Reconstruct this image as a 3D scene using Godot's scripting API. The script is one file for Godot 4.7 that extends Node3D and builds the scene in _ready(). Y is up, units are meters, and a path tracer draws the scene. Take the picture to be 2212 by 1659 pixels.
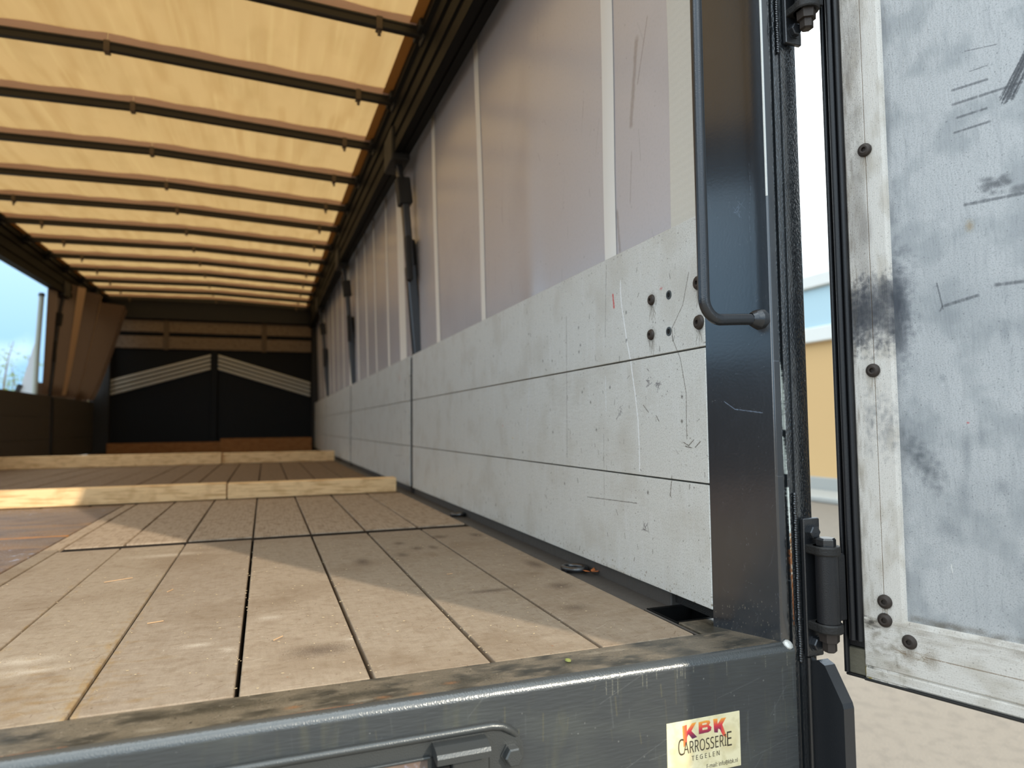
extends Node3D
# A curtain-sided truck body seen from its open rear, right door swung out.
# x to the right, y up (0 = top of the load floor), z towards the viewer (the body runs along -z).

var used := {}
var T := {}      # textures
var M := {}      # materials
var rng := RandomNumberGenerator.new()
const BACK := -9.2
const GROUND := -1.4

# ------------------------------------------------------------------ geometry
class G:
	var v := PackedVector3Array()
	var n := PackedVector3Array()
	var uv := PackedVector2Array()
	var U := Vector3(1, 0, 0)
	var V := Vector3(0, -1, 0)
	var O := Vector2.ZERO
	var X := Transform3D()
	func map(u: Vector3, w: Vector3, o: Vector2) -> G:
		U = u; V = w; O = o
		return self
	func at(x: Transform3D) -> G:
		X = x
		return self
	func put(p: Vector3, m: Vector3) -> void:
		uv.append(Vector2(p.dot(U), p.dot(V)) + O)
		v.append(X * p)
		n.append((X.basis * m).normalized())
	func tri(a: Vector3, b: Vector3, c: Vector3, na: Vector3, nb: Vector3, nc: Vector3) -> void:
		if (c - a).cross(b - a).dot(na + nb + nc) < 0.0:
			var t := b; b = c; c = t
			t = nb; nb = nc; nc = t
		put(a, na); put(b, nb); put(c, nc)
	func quad(a: Vector3, b: Vector3, c: Vector3, d: Vector3, m: Vector3) -> void:
		tri(a, b, c, m, m, m); tri(a, c, d, m, m, m)
	func quad4(a: Vector3, b: Vector3, c: Vector3, d: Vector3, na: Vector3, nb: Vector3, nc: Vector3, nd: Vector3) -> void:
		tri(a, b, c, na, nb, nc); tri(a, c, d, na, nc, nd)
	func box(lo: Vector3, hi: Vector3, r := 0.0) -> G:
		var c := (lo + hi) / 2.0
		var h := (hi - lo) / 2.0
		r = minf(r, 0.49 * minf(h.x, minf(h.y, h.z)) * 2.0)
		var k := h - Vector3(r, r, r)
		for ax in 3:
			var b := (ax + 1) % 3
			var d := (ax + 2) % 3
			for s in [-1.0, 1.0]:
				var m := Vector3.ZERO
				m[ax] = s
				var q := []
				for e in [[-1, -1], [1, -1], [1, 1], [-1, 1]]:
					var p := Vector3.ZERO
					p[ax] = s * h[ax]; p[b] = e[0] * k[b]; p[d] = e[1] * k[d]
					q.append(c + p)
				quad(q[0], q[1], q[2], q[3], m)
				if r > 0.0:
					for s2 in [-1.0, 1.0]:   # chamfer between face ax,s and face b,s2
						var m2 := Vector3.ZERO
						m2[b] = s2
						var e1 := Vector3.ZERO; e1[ax] = s * h[ax]; e1[b] = s2 * k[b]; e1[d] = k[d]
						var e2 := e1; e2[d] = -k[d]
						var f1 := Vector3.ZERO; f1[ax] = s * k[ax]; f1[b] = s2 * h[b]; f1[d] = k[d]
						var f2 := f1; f2[d] = -k[d]
						quad4(c + e1, c + e2, c + f2, c + f1, m, m, m2, m2)
		if r > 0.0:
			for sx in [-1.0, 1.0]:
				for sy in [-1.0, 1.0]:
					for sz in [-1.0, 1.0]:
						var s := Vector3(sx, sy, sz)
						tri(c + Vector3(h.x, k.y, k.z) * s, c + Vector3(k.x, h.y, k.z) * s, c + Vector3(k.x, k.y, h.z) * s, Vector3(sx, 0, 0), Vector3(0, sy, 0), Vector3(0, 0, sz))
		return self
	func tube(pts: Array, r, seg := 12, caps := true) -> G:
		var m := pts.size()
		var rings := []
		var nrm := []
		var dir0: Vector3 = (pts[1] - pts[0]).normalized()
		var up := Vector3.UP if absf(dir0.y) < 0.9 else Vector3.RIGHT
		var side := dir0.cross(up).normalized()
		for i in m:
			var d: Vector3 = (pts[mini(i + 1, m - 1)] - pts[maxi(i - 1, 0)]).normalized()
			side = (side - d * side.dot(d)).normalized()
			var w := d.cross(side)
			var rad: float = r[i] if r is Array else r
			var a := []
			var b := []
			for k in seg:
				var t := TAU * k / seg
				var q := side * cos(t) + w * sin(t)
				a.append(pts[i] + q * rad); b.append(q)
			rings.append(a); nrm.append(b)
		for i in m - 1:
			for k in seg:
				var j := (k + 1) % seg
				quad4(rings[i][k], rings[i][j], rings[i + 1][j], rings[i + 1][k], nrm[i][k], nrm[i][j], nrm[i + 1][j], nrm[i + 1][k])
		if caps:
			for e in [0, m - 1]:
				var d: Vector3 = (pts[1] - pts[0]).normalized() * -1.0 if e == 0 else (pts[m - 1] - pts[m - 2]).normalized()
				for k in seg:
					tri(pts[e], rings[e][k], rings[e][(k + 1) % seg], d, d, d)
		return self
	# prof: [radius, height] pairs turned about axis through o
	func lathe(prof: Array, o: Vector3, axis: Vector3, seg := 16, smooth := false) -> G:
		axis = axis.normalized()
		var s := axis.cross(Vector3.UP if absf(axis.y) < 0.9 else Vector3.RIGHT).normalized()
		var w := axis.cross(s)
		for i in prof.size() - 1:
			var r0: float = prof[i][0]; var h0: float = prof[i][1]
			var r1: float = prof[i + 1][0]; var h1: float = prof[i + 1][1]
			var sl := Vector2(h1 - h0, r0 - r1).normalized()
			for k in seg:
				var t0 := TAU * k / seg
				var t1 := TAU * (k + 1) / seg
				var q0 := s * cos(t0) + w * sin(t0)
				var q1 := s * cos(t1) + w * sin(t1)
				var m0 := (q0 * sl.x + axis * sl.y)
				var m1 := (q1 * sl.x + axis * sl.y)
				if not smooth and seg <= 8:
					m0 = (m0 + m1).normalized(); m1 = m0
				quad4(o + q0 * r0 + axis * h0, o + q1 * r0 + axis * h0, o + q1 * r1 + axis * h1, o + q0 * r1 + axis * h1, m0, m1, m1, m0)
		return self
	# poly in the plane across ax (for x: (z,y), y: (x,z), z: (x,y)), from t0 to t1
	func extrude(poly: Array, ax: int, t0: float, t1: float, smooth := false, open := false) -> G:
		var lift := func(p: Vector2, t: float) -> Vector3:
			return Vector3(t, p.y, p.x) if ax == 0 else Vector3(p.x, t, p.y) if ax == 1 else Vector3(p.x, p.y, t)
		var area := 0.0
		var m := poly.size()
		for i in m:
			area += poly[i].cross(poly[(i + 1) % m])
		var sg := 1.0 if area > 0.0 else -1.0
		var en := []
		for i in m:
			var e: Vector2 = (poly[(i + 1) % m] - poly[i]).normalized()
			en.append(Vector2(e.y, -e.x) * sg)
		for i in (m - 1 if open else m):
			var j := (i + 1) % m
			var a: Vector2 = en[i]
			var b: Vector2 = en[i]
			if smooth:
				if not (open and i == 0) and en[(i + m - 1) % m].dot(en[i]) > 0.5: a = (en[(i + m - 1) % m] + en[i]).normalized()
				if en[j].dot(en[i]) > 0.5: b = (en[j] + en[i]).normalized()
			var na: Vector3 = lift.call(a, 0.0)
			var nb: Vector3 = lift.call(b, 0.0)
			quad4(lift.call(poly[i], t0), lift.call(poly[j], t0), lift.call(poly[j], t1), lift.call(poly[i], t1), na, nb, nb, na)
		if not open:
			var ix := Geometry2D.triangulate_polygon(PackedVector2Array(poly))
			var d := Vector3.ZERO
			d[ax] = 1.0
			for t in [[t0, -signf(t1 - t0)], [t1, signf(t1 - t0)]]:
				for k in range(0, ix.size(), 3):
					tri(lift.call(poly[ix[k]], t[0]), lift.call(poly[ix[k + 1]], t[0]), lift.call(poly[ix[k + 2]], t[0]), d * t[1], d * t[1], d * t[1])
		return self
	# fn(u, w) -> Vector3; front towards `face`
	func sheet(fn: Callable, nu: int, nw: int, face: Vector3, own_uv := true) -> G:
		var p := []
		for i in nu + 1:
			var row := []
			for j in nw + 1:
				row.append(fn.call(float(i) / nu, float(j) / nw))
			p.append(row)
		var q := []
		for i in nu + 1:
			var row := []
			for j in nw + 1:
				var du: Vector3 = p[mini(i + 1, nu)][j] - p[maxi(i - 1, 0)][j]
				var dw: Vector3 = p[i][mini(j + 1, nw)] - p[i][maxi(j - 1, 0)]
				var m := du.cross(dw).normalized()
				row.append(m if m.dot(face) >= 0.0 else -m)
			q.append(row)
		for i in nu:
			for j in nw:
				quad4(p[i][j], p[i + 1][j], p[i + 1][j + 1], p[i][j + 1], q[i][j], q[i + 1][j], q[i + 1][j + 1], q[i][j + 1])
		return self
	func mesh() -> ArrayMesh:
		var a := []
		a.resize(Mesh.ARRAY_MAX)
		a[Mesh.ARRAY_VERTEX] = v; a[Mesh.ARRAY_NORMAL] = n; a[Mesh.ARRAY_TEX_UV] = uv
		var m := ArrayMesh.new()
		m.add_surface_from_arrays(Mesh.PRIMITIVE_TRIANGLES, a)
		return m

# ------------------------------------------------------------------ scene helpers
func numbered(called: String) -> String:
	if not used.has(called):
		used[called] = 0
		return called
	used[called] += 1
	return "%s_%03d" % [called, used[called]]

func tag(o: Node, label: String, category: String, group := "", kind := "") -> void:
	o.set_meta("label", label); o.set_meta("category", category)
	if group: o.set_meta("group", group)
	if kind: o.set_meta("kind", kind)

func thing(called: String, label: String, category: String, at := Vector3.ZERO, group := "", kind := "") -> Node3D:
	var o := Node3D.new()
	o.name = numbered(called)
	add_child(o)
	o.position = at
	tag(o, label, category, group, kind)
	return o

# geometry given in world coordinates becomes a part under its thing (or under a part of it)
func part(parent: Node3D, called: String, g: G, m: Material, label := "") -> MeshInstance3D:
	var o := MeshInstance3D.new()
	o.name = called
	var off := parent.position
	if parent.get_parent() != self and parent != self: off += (parent.get_parent() as Node3D).position
	for i in g.v.size(): g.v[i] -= off
	o.mesh = g.mesh()
	o.material_override = m
	parent.add_child(o, true)
	if label: o.set_meta("label", label)
	return o

func single(called: String, label: String, category: String, g: G, m: Material, at := Vector3.ZERO, group := "", kind := "") -> MeshInstance3D:
	var o := MeshInstance3D.new()
	o.name = numbered(called)
	for i in g.v.size(): g.v[i] -= at
	o.mesh = g.mesh()
	o.material_override = m
	add_child(o)
	o.position = at
	tag(o, label, category, group, kind)
	return o

func hexbolt(o: Vector3, axis: Vector3, r: float, h: float, turn := 0.0) -> G:
	var g := G.new()
	g.lathe([[r * 1.25, 0.0], [r * 1.25, h * 0.15], [r, h * 0.15], [r, h * 0.85], [r * 0.85, h], [0.0, h]], o, axis, 6)
	return g

func rivet(o: Vector3, axis: Vector3, r: float) -> G:
	var g := G.new()
	g.lathe([[r, 0.0], [r, r * 0.12], [r * 0.85, r * 0.4], [r * 0.55, r * 0.52], [r * 0.3, r * 0.5], [r * 0.26, r * 0.2], [0.0, r * 0.2]], o, axis, 20, true)
	return g

# ------------------------------------------------------------------ textures
func noise_img(w: int, h: int, freq: float, sd: int, sx := 1, sy := 1, oct := 4, seamless := false) -> Image:
	var f := FastNoiseLite.new()
	f.noise_type = FastNoiseLite.TYPE_SIMPLEX_SMOOTH
	f.seed = sd; f.frequency = freq; f.fractal_octaves = oct
	var im := f.get_seamless_image(w / sx, h / sy) if seamless else f.get_image(w / sx, h / sy)
	if im.get_format() != Image.FORMAT_L8: im.convert(Image.FORMAT_L8)
	if sx > 1 or sy > 1: im.resize(w, h, Image.INTERPOLATE_CUBIC)
	return im

func blank(w: int, h: int, c: Color) -> Image:
	var im := Image.create(w, h, false, Image.FORMAT_RGBA8)
	im.fill(c)
	return im

# lay a colour over an image where the noise runs from lo to hi (0..1), at most amt
func lay(im: Image, ns: Image, c: Color, lo: float, hi: float, amt: float) -> void:
	var lut := PackedByteArray()
	for i in 256:
		lut.append(int(255.0 * amt * clampf((i / 255.0 - lo) / (hi - lo), 0.0, 1.0)))
	var src := blank(im.get_width(), im.get_height(), c)
	var d := src.get_data()
	var b := ns.get_data()
	var k := 3
	for i in b.size():
		d[k] = lut[b[i]]
		k += 4
	src.set_data(im.get_width(), im.get_height(), false, Image.FORMAT_RGBA8, d)
	im.blend_rect(src, Rect2i(0, 0, im.get_width(), im.get_height()), Vector2i.ZERO)

func dot_at(im: Image, x: float, y: float, rx: float, ry: float, c: Color, a: float, rough := 0.0) -> void:
	for j in range(maxi(0, int(y - ry - 1)), mini(im.get_height(), int(y + ry + 2))):
		for i in range(maxi(0, int(x - rx - 1)), mini(im.get_width(), int(x + rx + 2))):
			var q := Vector2((i - x) / maxf(rx, 0.3), (j - y) / maxf(ry, 0.3)).length()
			if rough > 0.0: q += rough * (rng.randf() - 0.5)
			var k := a * clampf((1.0 - q) * (1.0 if rough > 0.0 else 2.0), 0.0, 1.0)
			if k > 0.004: im.set_pixel(i, j, im.get_pixel(i, j).lerp(c, k))

func stroke(im: Image, pts: Array, w: float, c: Color, a: float, gaps := 0.0) -> void:
	for s in pts.size() - 1:
		var p: Vector2 = pts[s]
		var q: Vector2 = pts[s + 1]
		var steps := maxi(1, int(p.distance_to(q) / maxf(0.6, w * 0.5)))
		for k in steps + 1:
			if gaps > 0.0 and rng.randf() < gaps: continue
			var z := p.lerp(q, float(k) / steps)
			dot_at(im, z.x + rng.randf_range(-.15, .15) * w, z.y, w * rng.randf_range(.7, 1.1), w * rng.randf_range(.7, 1.1), c, a)

func specks(im: Image, count: int, r0: float, r1: float, c: Color, a: float, box := Rect2(0, 0, 1, 1), stretch := 1.0) -> void:
	var w := im.get_width()
	var h := im.get_height()
	for i in count:
		var r := rng.randf_range(r0, r1)
		dot_at(im, (box.position.x + rng.randf() * box.size.x) * w, (box.position.y + rng.randf() * box.size.y) * h, r, r * stretch, c, a * rng.randf_range(.4, 1.0))

func tex(im: Image) -> ImageTexture:
	im.generate_mipmaps()
	return ImageTexture.create_from_image(im)

func mat(c: Color, rough: float, metal := 0.0, t: Texture2D = null, spec := 0.5) -> StandardMaterial3D:
	var m := StandardMaterial3D.new()
	m.albedo_color = c; m.roughness = rough; m.metallic = metal; m.metallic_specular = spec
	if t: m.albedo_texture = t
	return m

func bump(m: StandardMaterial3D, t: Texture2D, cm: float) -> StandardMaterial3D:
	m.heightmap_enabled = true; m.heightmap_texture = t; m.heightmap_scale = cm
	return m

func tri(m: StandardMaterial3D, per_metre: float) -> StandardMaterial3D:
	m.uv1_triplanar = true; m.uv1_world_triplanar = true; m.uv1_scale = Vector3.ONE * per_metre
	return m

func wall_px(p: Array) -> Vector2:    # (z, y) on the side boards to texture pixels
	return Vector2((p[0] + 2.95) / 2.12 * 2048.0, (1.0 - p[1] / 0.6) * 640.0)

func make_textures() -> void:
	# --- aluminium side boards, 2.12 x 0.6 m
	var im := blank(2048, 640, Color8(208, 208, 203))
	lay(im, noise_img(2048, 640, .35, 1, 1, 1, 2), Color8(120, 117, 110), .52, .95, .5)
	lay(im, noise_img(2048, 640, .5, 2, 1, 1, 1), Color8(236, 236, 233), .55, 1., .4)
	lay(im, noise_img(2048, 640, .012, 3, 2, 2), Color8(180, 175, 164), .5, .9, .4)
	lay(im, noise_img(2048, 640, .05, 4, 1, 8), Color8(228, 229, 231), .55, .95, .25)
	for i in 420:   # general dings and scuffs
		var p := Vector2(rng.randf() * 2048, rng.randf() * 640)
		var dd := Vector2(rng.randfn(0, 3), rng.randf_range(2, 11))
		stroke(im, [p, p + dd], rng.randf_range(.5, 1.1), Color8(70, 66, 58), rng.randf_range(.25, .75))
	specks(im, 1500, .5, 1.6, Color8(62, 58, 52), .7)
	specks(im, 250, .5, 1.3, Color8(232, 232, 230), .7)
	specks(im, 700, .6, 2.2, Color8(84, 70, 48), .6, Rect2(0, .93, 1, .07))
	for k in 40:
		dot_at(im, rng.randf() * 2048, 640 - rng.randf() * 16, rng.randf_range(30, 110), rng.randf_range(8, 26), Color8(120, 104, 74), .34, .5)
	specks(im, 160, .6, 2.0, Color8(70, 64, 58), .6, Rect2(0, 0, 1, .03))
	var W := func(a: Array) -> Array:
		var o := []
		for p in a: o.append(wall_px(p))
		return o
	stroke(im, W.call([[-1.078, .548], [-1.079, .527], [-1.076, .503], [-1.063, .45], [-1.060, .437], [-1.047, .397], [-1.045, .385], [-1.035, .341], [-1.027, .297], [-1.025, .254], [-1.025, .208]]), 2.0, Color8(240, 242, 244), .9, .1)
	stroke(im, W.call([[-1.143, .38], [-1.1427, .355], [-1.143, .314]]), 1.6, Color8(232, 236, 240), .6, .4)
	stroke(im, W.call([[-1.528, .425], [-1.542, .352], [-1.556, .275]]), 3.0, Color8(215, 218, 224), .45, .3)
	stroke(im, W.call([[-1.108, .529], [-1.104, .503]]), 3.2, Color8(196, 62, 56), .8, .25)
	stroke(im, W.call([[-.868, .518], [-.886, .471], [-.917, .439], [-.915, .42], [-.896, .389], [-.883, .336], [-.884, .265]]), .8, Color8(80, 72, 60), .8)
	stroke(im, W.call([[-1.131, .589], [-1.141, .453]]), .8, Color8(70, 66, 62), .6, .2)
	stroke(im, W.call([[-1.315, .519], [-1.322, .219]]), 1.0, Color8(90, 84, 80), .6, .15)
	stroke(im, W.call([[-1.154, .27], [-1.157, .135]]), .7, Color8(90, 84, 80), .6, .2)
	stroke(im, W.call([[-1.229, .145], [-1.037, .1525]]), .9, Color8(84, 80, 76), .7)
	for s in [[[-.893, .26], [-.88, .255], [-.8665, .264]], [[-.863, .253], [-.85, .262]], [[-.969, .302], [-.96, .292]], [[-1.008, .32], [-.9925, .308]], [[-.927, .2065], [-.933, .1745]], [[-.889, .254], [-.872, .252]]]:
		stroke(im, W.call(s), .9, Color8(70, 62, 50), .85)
	for s in [[-1.06, .487], [-1.061, .4375], [-1.256, .487], [-1.256, .437], [-1.249, .45], [-1.449, .436], [-1.395, .431], [-1.244, .354], [-1.207, .332], [-1.126, .357], [-1.184, .278], [-.896, .292], [-.894, .330], [-1.537, .51], [-1.81, .483], [-1.935, .541], [-2.034, .482], [-1.337, .163], [-1.586, .221], [-1.396, .272], [-1.0, .174], [-1.89, .066], [-1.8, .068]]:
		var p := wall_px(s)
		dot_at(im, p.x, p.y, 3.4, 4.2, Color8(58, 54, 48), .85, .5)
	for s in [[-1.0897, .311], [-.962, .355], [-.993, .356], [-1.011, .1155]]:
		var p := wall_px(s)
		for k in 9: stroke(im, [p + Vector2(rng.randfn(0, 5), rng.randfn(0, 5)), p + Vector2(rng.randfn(0, 6), rng.randfn(0, 7))], .7, Color8(66, 62, 66), .6)
	for s in [[-1.658, .255, 206, 168, 90], [-1.736, .287, 200, 130, 120], [-.9455, .508, 190, 60, 60]]:
		var p := wall_px(s)
		dot_at(im, p.x, p.y, 5, 3, Color8(s[2], s[3], s[4]), .7, .6)
	for s in [[-.974, .494], [-.9775, .436], [-.843, .437], [-.843, .496]]:   # run-off under the rivets
		var p := wall_px(s)
		for k in 14: stroke(im, [p + Vector2(rng.randfn(0, 5), 4), p + Vector2(rng.randfn(0, 6), rng.randf_range(12, 40))], .8, Color8(96, 88, 74), .3)
		dot_at(im, p.x, p.y, 16, 17, Color8(110, 104, 94), .55, .6)
	T.wall = tex(im)
	# --- planks of the rear floor: x -0.50..0.56, z -1.93..-0.80
	im = blank(1408, 1500, Color8(176, 158, 134))
	var seams := [-.5, -.46, -.326, -.184, -.026, .12, .266, .4144, .56]
	var tones := [0.95, 1.0, 1.02, .98, 1.03, 1.0, .97, .96]
	for k in 8:
		var x0 := int((seams[k] + .5) / 1.06 * 1408)
		var x1 := int((seams[k + 1] + .5) / 1.06 * 1408)
		im.fill_rect(Rect2i(x0, 0, x1 - x0, 1500), Color8(int(174 * tones[k]), int(156 * tones[k]), int(131 * tones[k])))
	lay(im, noise_img(1408, 1500, .09, 11, 1, 12), Color8(138, 119, 96), .5, .95, .2)
	lay(im, noise_img(1408, 1500, .03, 15, 1, 1, 4), Color8(134, 112, 86), .5, .9, .34)
	lay(im, noise_img(1408, 1500, .06, 16, 2, 1, 3), Color8(204, 188, 160), .55, .95, .3)
	lay(im, noise_img(1408, 1500, .22, 12, 1, 6, 2), Color8(190, 172, 148), .55, 1., .35)
	lay(im, noise_img(1408, 1500, .008, 13, 4, 4), Color8(140, 118, 92), .5, .85, .4)
	lay(im, noise_img(1408, 1500, .3, 14, 1, 1, 2), Color8(112, 94, 74), .6, .95, .35)
	var F := func(x: float, z: float) -> Vector2: return Vector2((x + .5) / 1.06 * 1408.0, (z + 1.93) / 1.13 * 1500.0)
	for i in 2600:   # fine scratches across the grain
		var p := Vector2(rng.randf() * 1408, rng.randf() * 1500)
		stroke(im, [p, p + Vector2(rng.randfn(0, 15), rng.randfn(0, 6))], rng.randf_range(.4, .9), Color8(222, 208, 184) if rng.randf() < .5 else Color8(104, 80, 60), rng.randf_range(.2, .6))
	for s in [[.009, -1.118, .024, .012], [-.083, -1.012, .03, .008], [-.258, -.984, .05, .012], [-.28, -1.03, .05, .016], [.115, -.967, .016, .006], [-.042, -.979, .012, .012], [-.259, -1.493, .02, .01], [-.2, -1.75, .1, .02]]:
		var p: Vector2 = F.call(s[0], s[1])
		dot_at(im, p.x, p.y, s[2] * 1330, s[3] * 1900, Color8(222, 208, 184), .75, .9)
	for s in [[.071, -.935, .05, .03], [.294, -1.544, .018, .03], [.341, -1.613, .018, .03], [.314, -1.694, .018, .03], [.501, -1.137, .03, .03], [.527, -1.742, .02, .04], [.375, -1.152, .06, .016], [.529, -1.332, .02, .05], [.379, -1.61, .014, .03], [.465, -.995, .03, .02], [.2, -1.5, .02, .05], [.43, -1.75, .03, .03]]:
		var p: Vector2 = F.call(s[0], s[1])
		dot_at(im, p.x, p.y, s[2] * 1330, s[3] * 1330, Color8(92, 76, 62), .65, .8)
	for k in 220:   # mustard-coloured wear along the left seams
		var sx: float = [-.184, -.326, -.184, -.46][k % 4]
		var p: Vector2 = F.call(sx + rng.randfn(0, .007), -.81 - absf(rng.randfn(0, .3)))
		dot_at(im, p.x, p.y, rng.randf_range(2, 7), rng.randf_range(6, 26), Color8(176, 132, 62), .22, .6)
	for k in 150:
		var p: Vector2 = F.call(-.24 + rng.randfn(0, .07), -.83 - absf(rng.randfn(0, .09)))
		dot_at(im, p.x, p.y, rng.randf_range(5, 30), rng.randf_range(4, 12), Color8(150, 112, 62), .2, .8)
	for k in 260:
		dot_at(im, rng.randf() * 1408, rng.randf() * 1500, rng.randf_range(10, 60), rng.randf_range(8, 40), Color8(120, 96, 72) if rng.randf() < .6 else Color8(206, 190, 164), rng.randf_range(.06, .2), .9)
	specks(im, 900, .5, 1.5, Color8(226, 214, 192), .8)
	specks(im, 700, .6, 2.0, Color8(92, 66, 44), .8)
	specks(im, 60, 1.0, 2.6, Color8(166, 96, 56), .7)
	T.floor = tex(im)
	# --- plain weathered plank (1 x 0.15 m) and fresh sawn timber
	im = blank(1024, 256, Color8(170, 151, 128))
	lay(im, noise_img(1024, 256, .09, 21, 12, 1), Color8(124, 105, 84), .5, .95, .5)
	lay(im, noise_img(1024, 256, .2, 22, 6, 1, 2), Color8(188, 170, 147), .55, 1., .4)
	lay(im, noise_img(1024, 256, .02, 23), Color8(122, 102, 80), .55, .9, .5)
	T.plank = tex(im)
	im = blank(1024, 128, Color8(244, 214, 168))
	lay(im, noise_img(1024, 128, .08, 24, 10, 1), Color8(170, 126, 78), .5, .95, .6)
	lay(im, noise_img(1024, 128, .015, 25), Color8(190, 152, 106), .5, .9, .4)
	lay(im, noise_img(1024, 128, .1, 26, 16, 1, 2), Color8(236, 206, 160), .6, 1., .5)
	T.timber = tex(im)
	# --- rusty floor sheet
	im = blank(512, 512, Color8(116, 98, 84))
	lay(im, noise_img(512, 512, .012, 27, 4, 1), Color8(158, 114, 70), .5, .85, .4)
	lay(im, noise_img(512, 512, .03, 28, 2, 1), Color8(84, 70, 66), .5, .85, .6)
	lay(im, noise_img(512, 512, .4, 29, 1, 1, 2), Color8(150, 160, 190), .68, .85, .6)
	for k in 160: dot_at(im, 200 + rng.randfn(0, 90), 300 + rng.randfn(0, 60), rng.randf_range(1, 4), rng.randf_range(1, 5), Color8(168, 180, 214), .7, .6)
	stroke(im, [Vector2(0, 120), Vector2(300, 130), Vector2(512, 126)], 10., Color8(190, 122, 54), .35, .2)
	T.sheet = tex(im)
	# --- rear sill: x -1.0..0.72, v = run over the top (0.08) then down the face (0.2)
	im = blank(2048, 340, Color8(70, 74, 76))
	lay(im, noise_img(2048, 340, .01, 31, 2, 1), Color8(92, 96, 92), .45, .85, .5)
	lay(im, noise_img(2048, 340, .03, 32, 1, 6), Color8(112, 110, 88), .62, .95, .35)
	var topim := blank(2048, 96, Color8(128, 116, 98))
	lay(topim, noise_img(2048, 96, .02, 33, 2, 1), Color8(56, 55, 50), .46, .85, .9)
	lay(topim, noise_img(2048, 96, .05, 34, 2, 1), Color8(154, 140, 120), .55, .85, .7)
	lay(topim, noise_img(2048, 96, .3, 35, 1, 1, 2), Color8(60, 54, 44), .6, .9, .5)
	var S := func(x: float, z: float) -> Vector2: return Vector2((x + 1.0) / 1.72 * 2048.0, (z + .81) / .08 * 96.0)
	for s in [[.352, -.775, .03, .016], [.1, -.77, .05, .012], [-.05, -.785, .09, .012], [-.3, -.76, .07, .016], [.5, -.79, .025, .012], [.22, -.765, .05, .014], [.6, -.76, .05, .02]]:
		var p: Vector2 = S.call(s[0], s[1])
		dot_at(topim, p.x, p.y, s[2] * 1190, s[3] * 1200, Color8(44, 44, 38), .7, .8)
	for s in [[.406, .496, -.738], [.55, .61, -.737], [-.35, -.16, -.742], [.0, .1, -.743], [-.62, -.45, -.74]]:
		for k in 4: stroke(topim, [S.call(s[0] + rng.randf() * .03, s[2] + rng.randfn(0, .0015)), S.call(s[1] - rng.randf() * .03, s[2] + rng.randfn(0, .0015))], 1.7, Color8(168, 106, 72), .45, .4)
	for s in [[.122, -.752], [.158, -.748], [.2, -.765], [.03, -.76]]:
		var p: Vector2 = S.call(s[0], s[1])
		dot_at(topim, p.x, p.y, 14, 7, Color8(180, 120, 78), .7, .7)
	for s in [[.395, -.795], [.429, -.795], [.1, -.75], [-.1, -.755]]:
		var p: Vector2 = S.call(s[0], s[1])
		dot_at(topim, p.x, p.y, 22, 7, Color8(178, 166, 146), .7, .7)
	specks(topim, 700, .5, 2., Color8(38, 36, 32), .8)
	specks(topim, 350, .5, 1.6, Color8(206, 194, 172), .8)
	im.blit_rect(topim, Rect2i(0, 0, 2048, 92), Vector2i.ZERO)
	for k in 240:   # mud runs and scrapes down the face
		var x := rng.randf() * 2048
		var y := 100 + rng.randf() * 130
		stroke(im, [Vector2(x, y), Vector2(x + rng.randfn(0, 2), y + rng.randf_range(6, 50))], rng.randf_range(.6, 1.8), Color8(132, 124, 92) if rng.randf() < .5 else Color8(124, 128, 126), rng.randf_range(.06, .2))
	for k in 26:
		var p := Vector2(rng.randf() * 2048, 120 + rng.randf() * 200)
		stroke(im, [p, p + Vector2(rng.randf_range(30, 130), rng.randf_range(-50, -10))], .8, Color8(128, 132, 132), .3)
	specks(im, 260, .5, 1.5, Color8(196, 196, 188), .7, Rect2(0, .3, 1, .7))
	for k in 14:
		var x := 1600 + rng.randf() * 400
		stroke(im, [Vector2(x, 100), Vector2(x, 100 + rng.randf_range(6, 24))], 1.0, Color8(170, 166, 144), .4, .3)
	T.sill = tex(im)
	# --- corner post, inner face: z -0.90..-0.73 over y -0.05..1.9
	im = blank(192, 2048, Color8(26, 29, 34))
	lay(im, noise_img(192, 2048, .02, 41), Color8(34, 37, 42), .5, .9, .6)
	for k in 90:
		var p := Vector2(rng.randf() * 192, 2048 - absf(rng.randfn(0, 420)))
		var q := p + Vector2(rng.randfn(0, 9), rng.randfn(0, 12))
		stroke(im, [p, q, q + Vector2(rng.randfn(0, 7), rng.randfn(0, 9))], .5, Color8(128, 128, 124), rng.randf_range(.15, .55), .3)
	specks(im, 260, .5, 1.1, Color8(120, 126, 134), .6, Rect2(0, .4, 1, .6))
	specks(im, 240, .5, 1.8, Color8(128, 116, 96), .7, Rect2(0, .95, 1, .05))
	specks(im, 120, .6, 1.6, Color8(12, 13, 15), .9)
	for k in 12: dot_at(im, rng.randf() * 192, 2048 - rng.randf() * 60, 26, 12, Color8(112, 100, 84), .3, .9)
	stroke(im, [Vector2(52, 1660), Vector2(80, 1672), Vector2(150, 1678)], 1.0, Color8(112, 124, 142), .8, .1)
	for k in 10:
		var p := Vector2(108, 1375)
		stroke(im, [p + Vector2(rng.randfn(0, 10), rng.randfn(0, 6)), p + Vector2(rng.randfn(0, 12), rng.randfn(0, 9))], .6, Color8(96, 106, 124), .6)
	stroke(im, [Vector2(136, 1310), Vector2(138, 1350), Vector2(132, 1390), Vector2(134, 1425)], .6, Color8(110, 118, 128), .5, .15)
	stroke(im, [Vector2(24, 0), Vector2(24, 2048)], .8, Color8(14, 15, 18), .8, .1)
	T.post = tex(im)
	T.peel = tex(noise_img(128, 2048, .16, 96, 1, 1, 3))
	# --- rear frame strip: x 0.645..0.71 over y -0.05..1.9
	im = blank(96, 2048, Color8(28, 31, 34))
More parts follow.
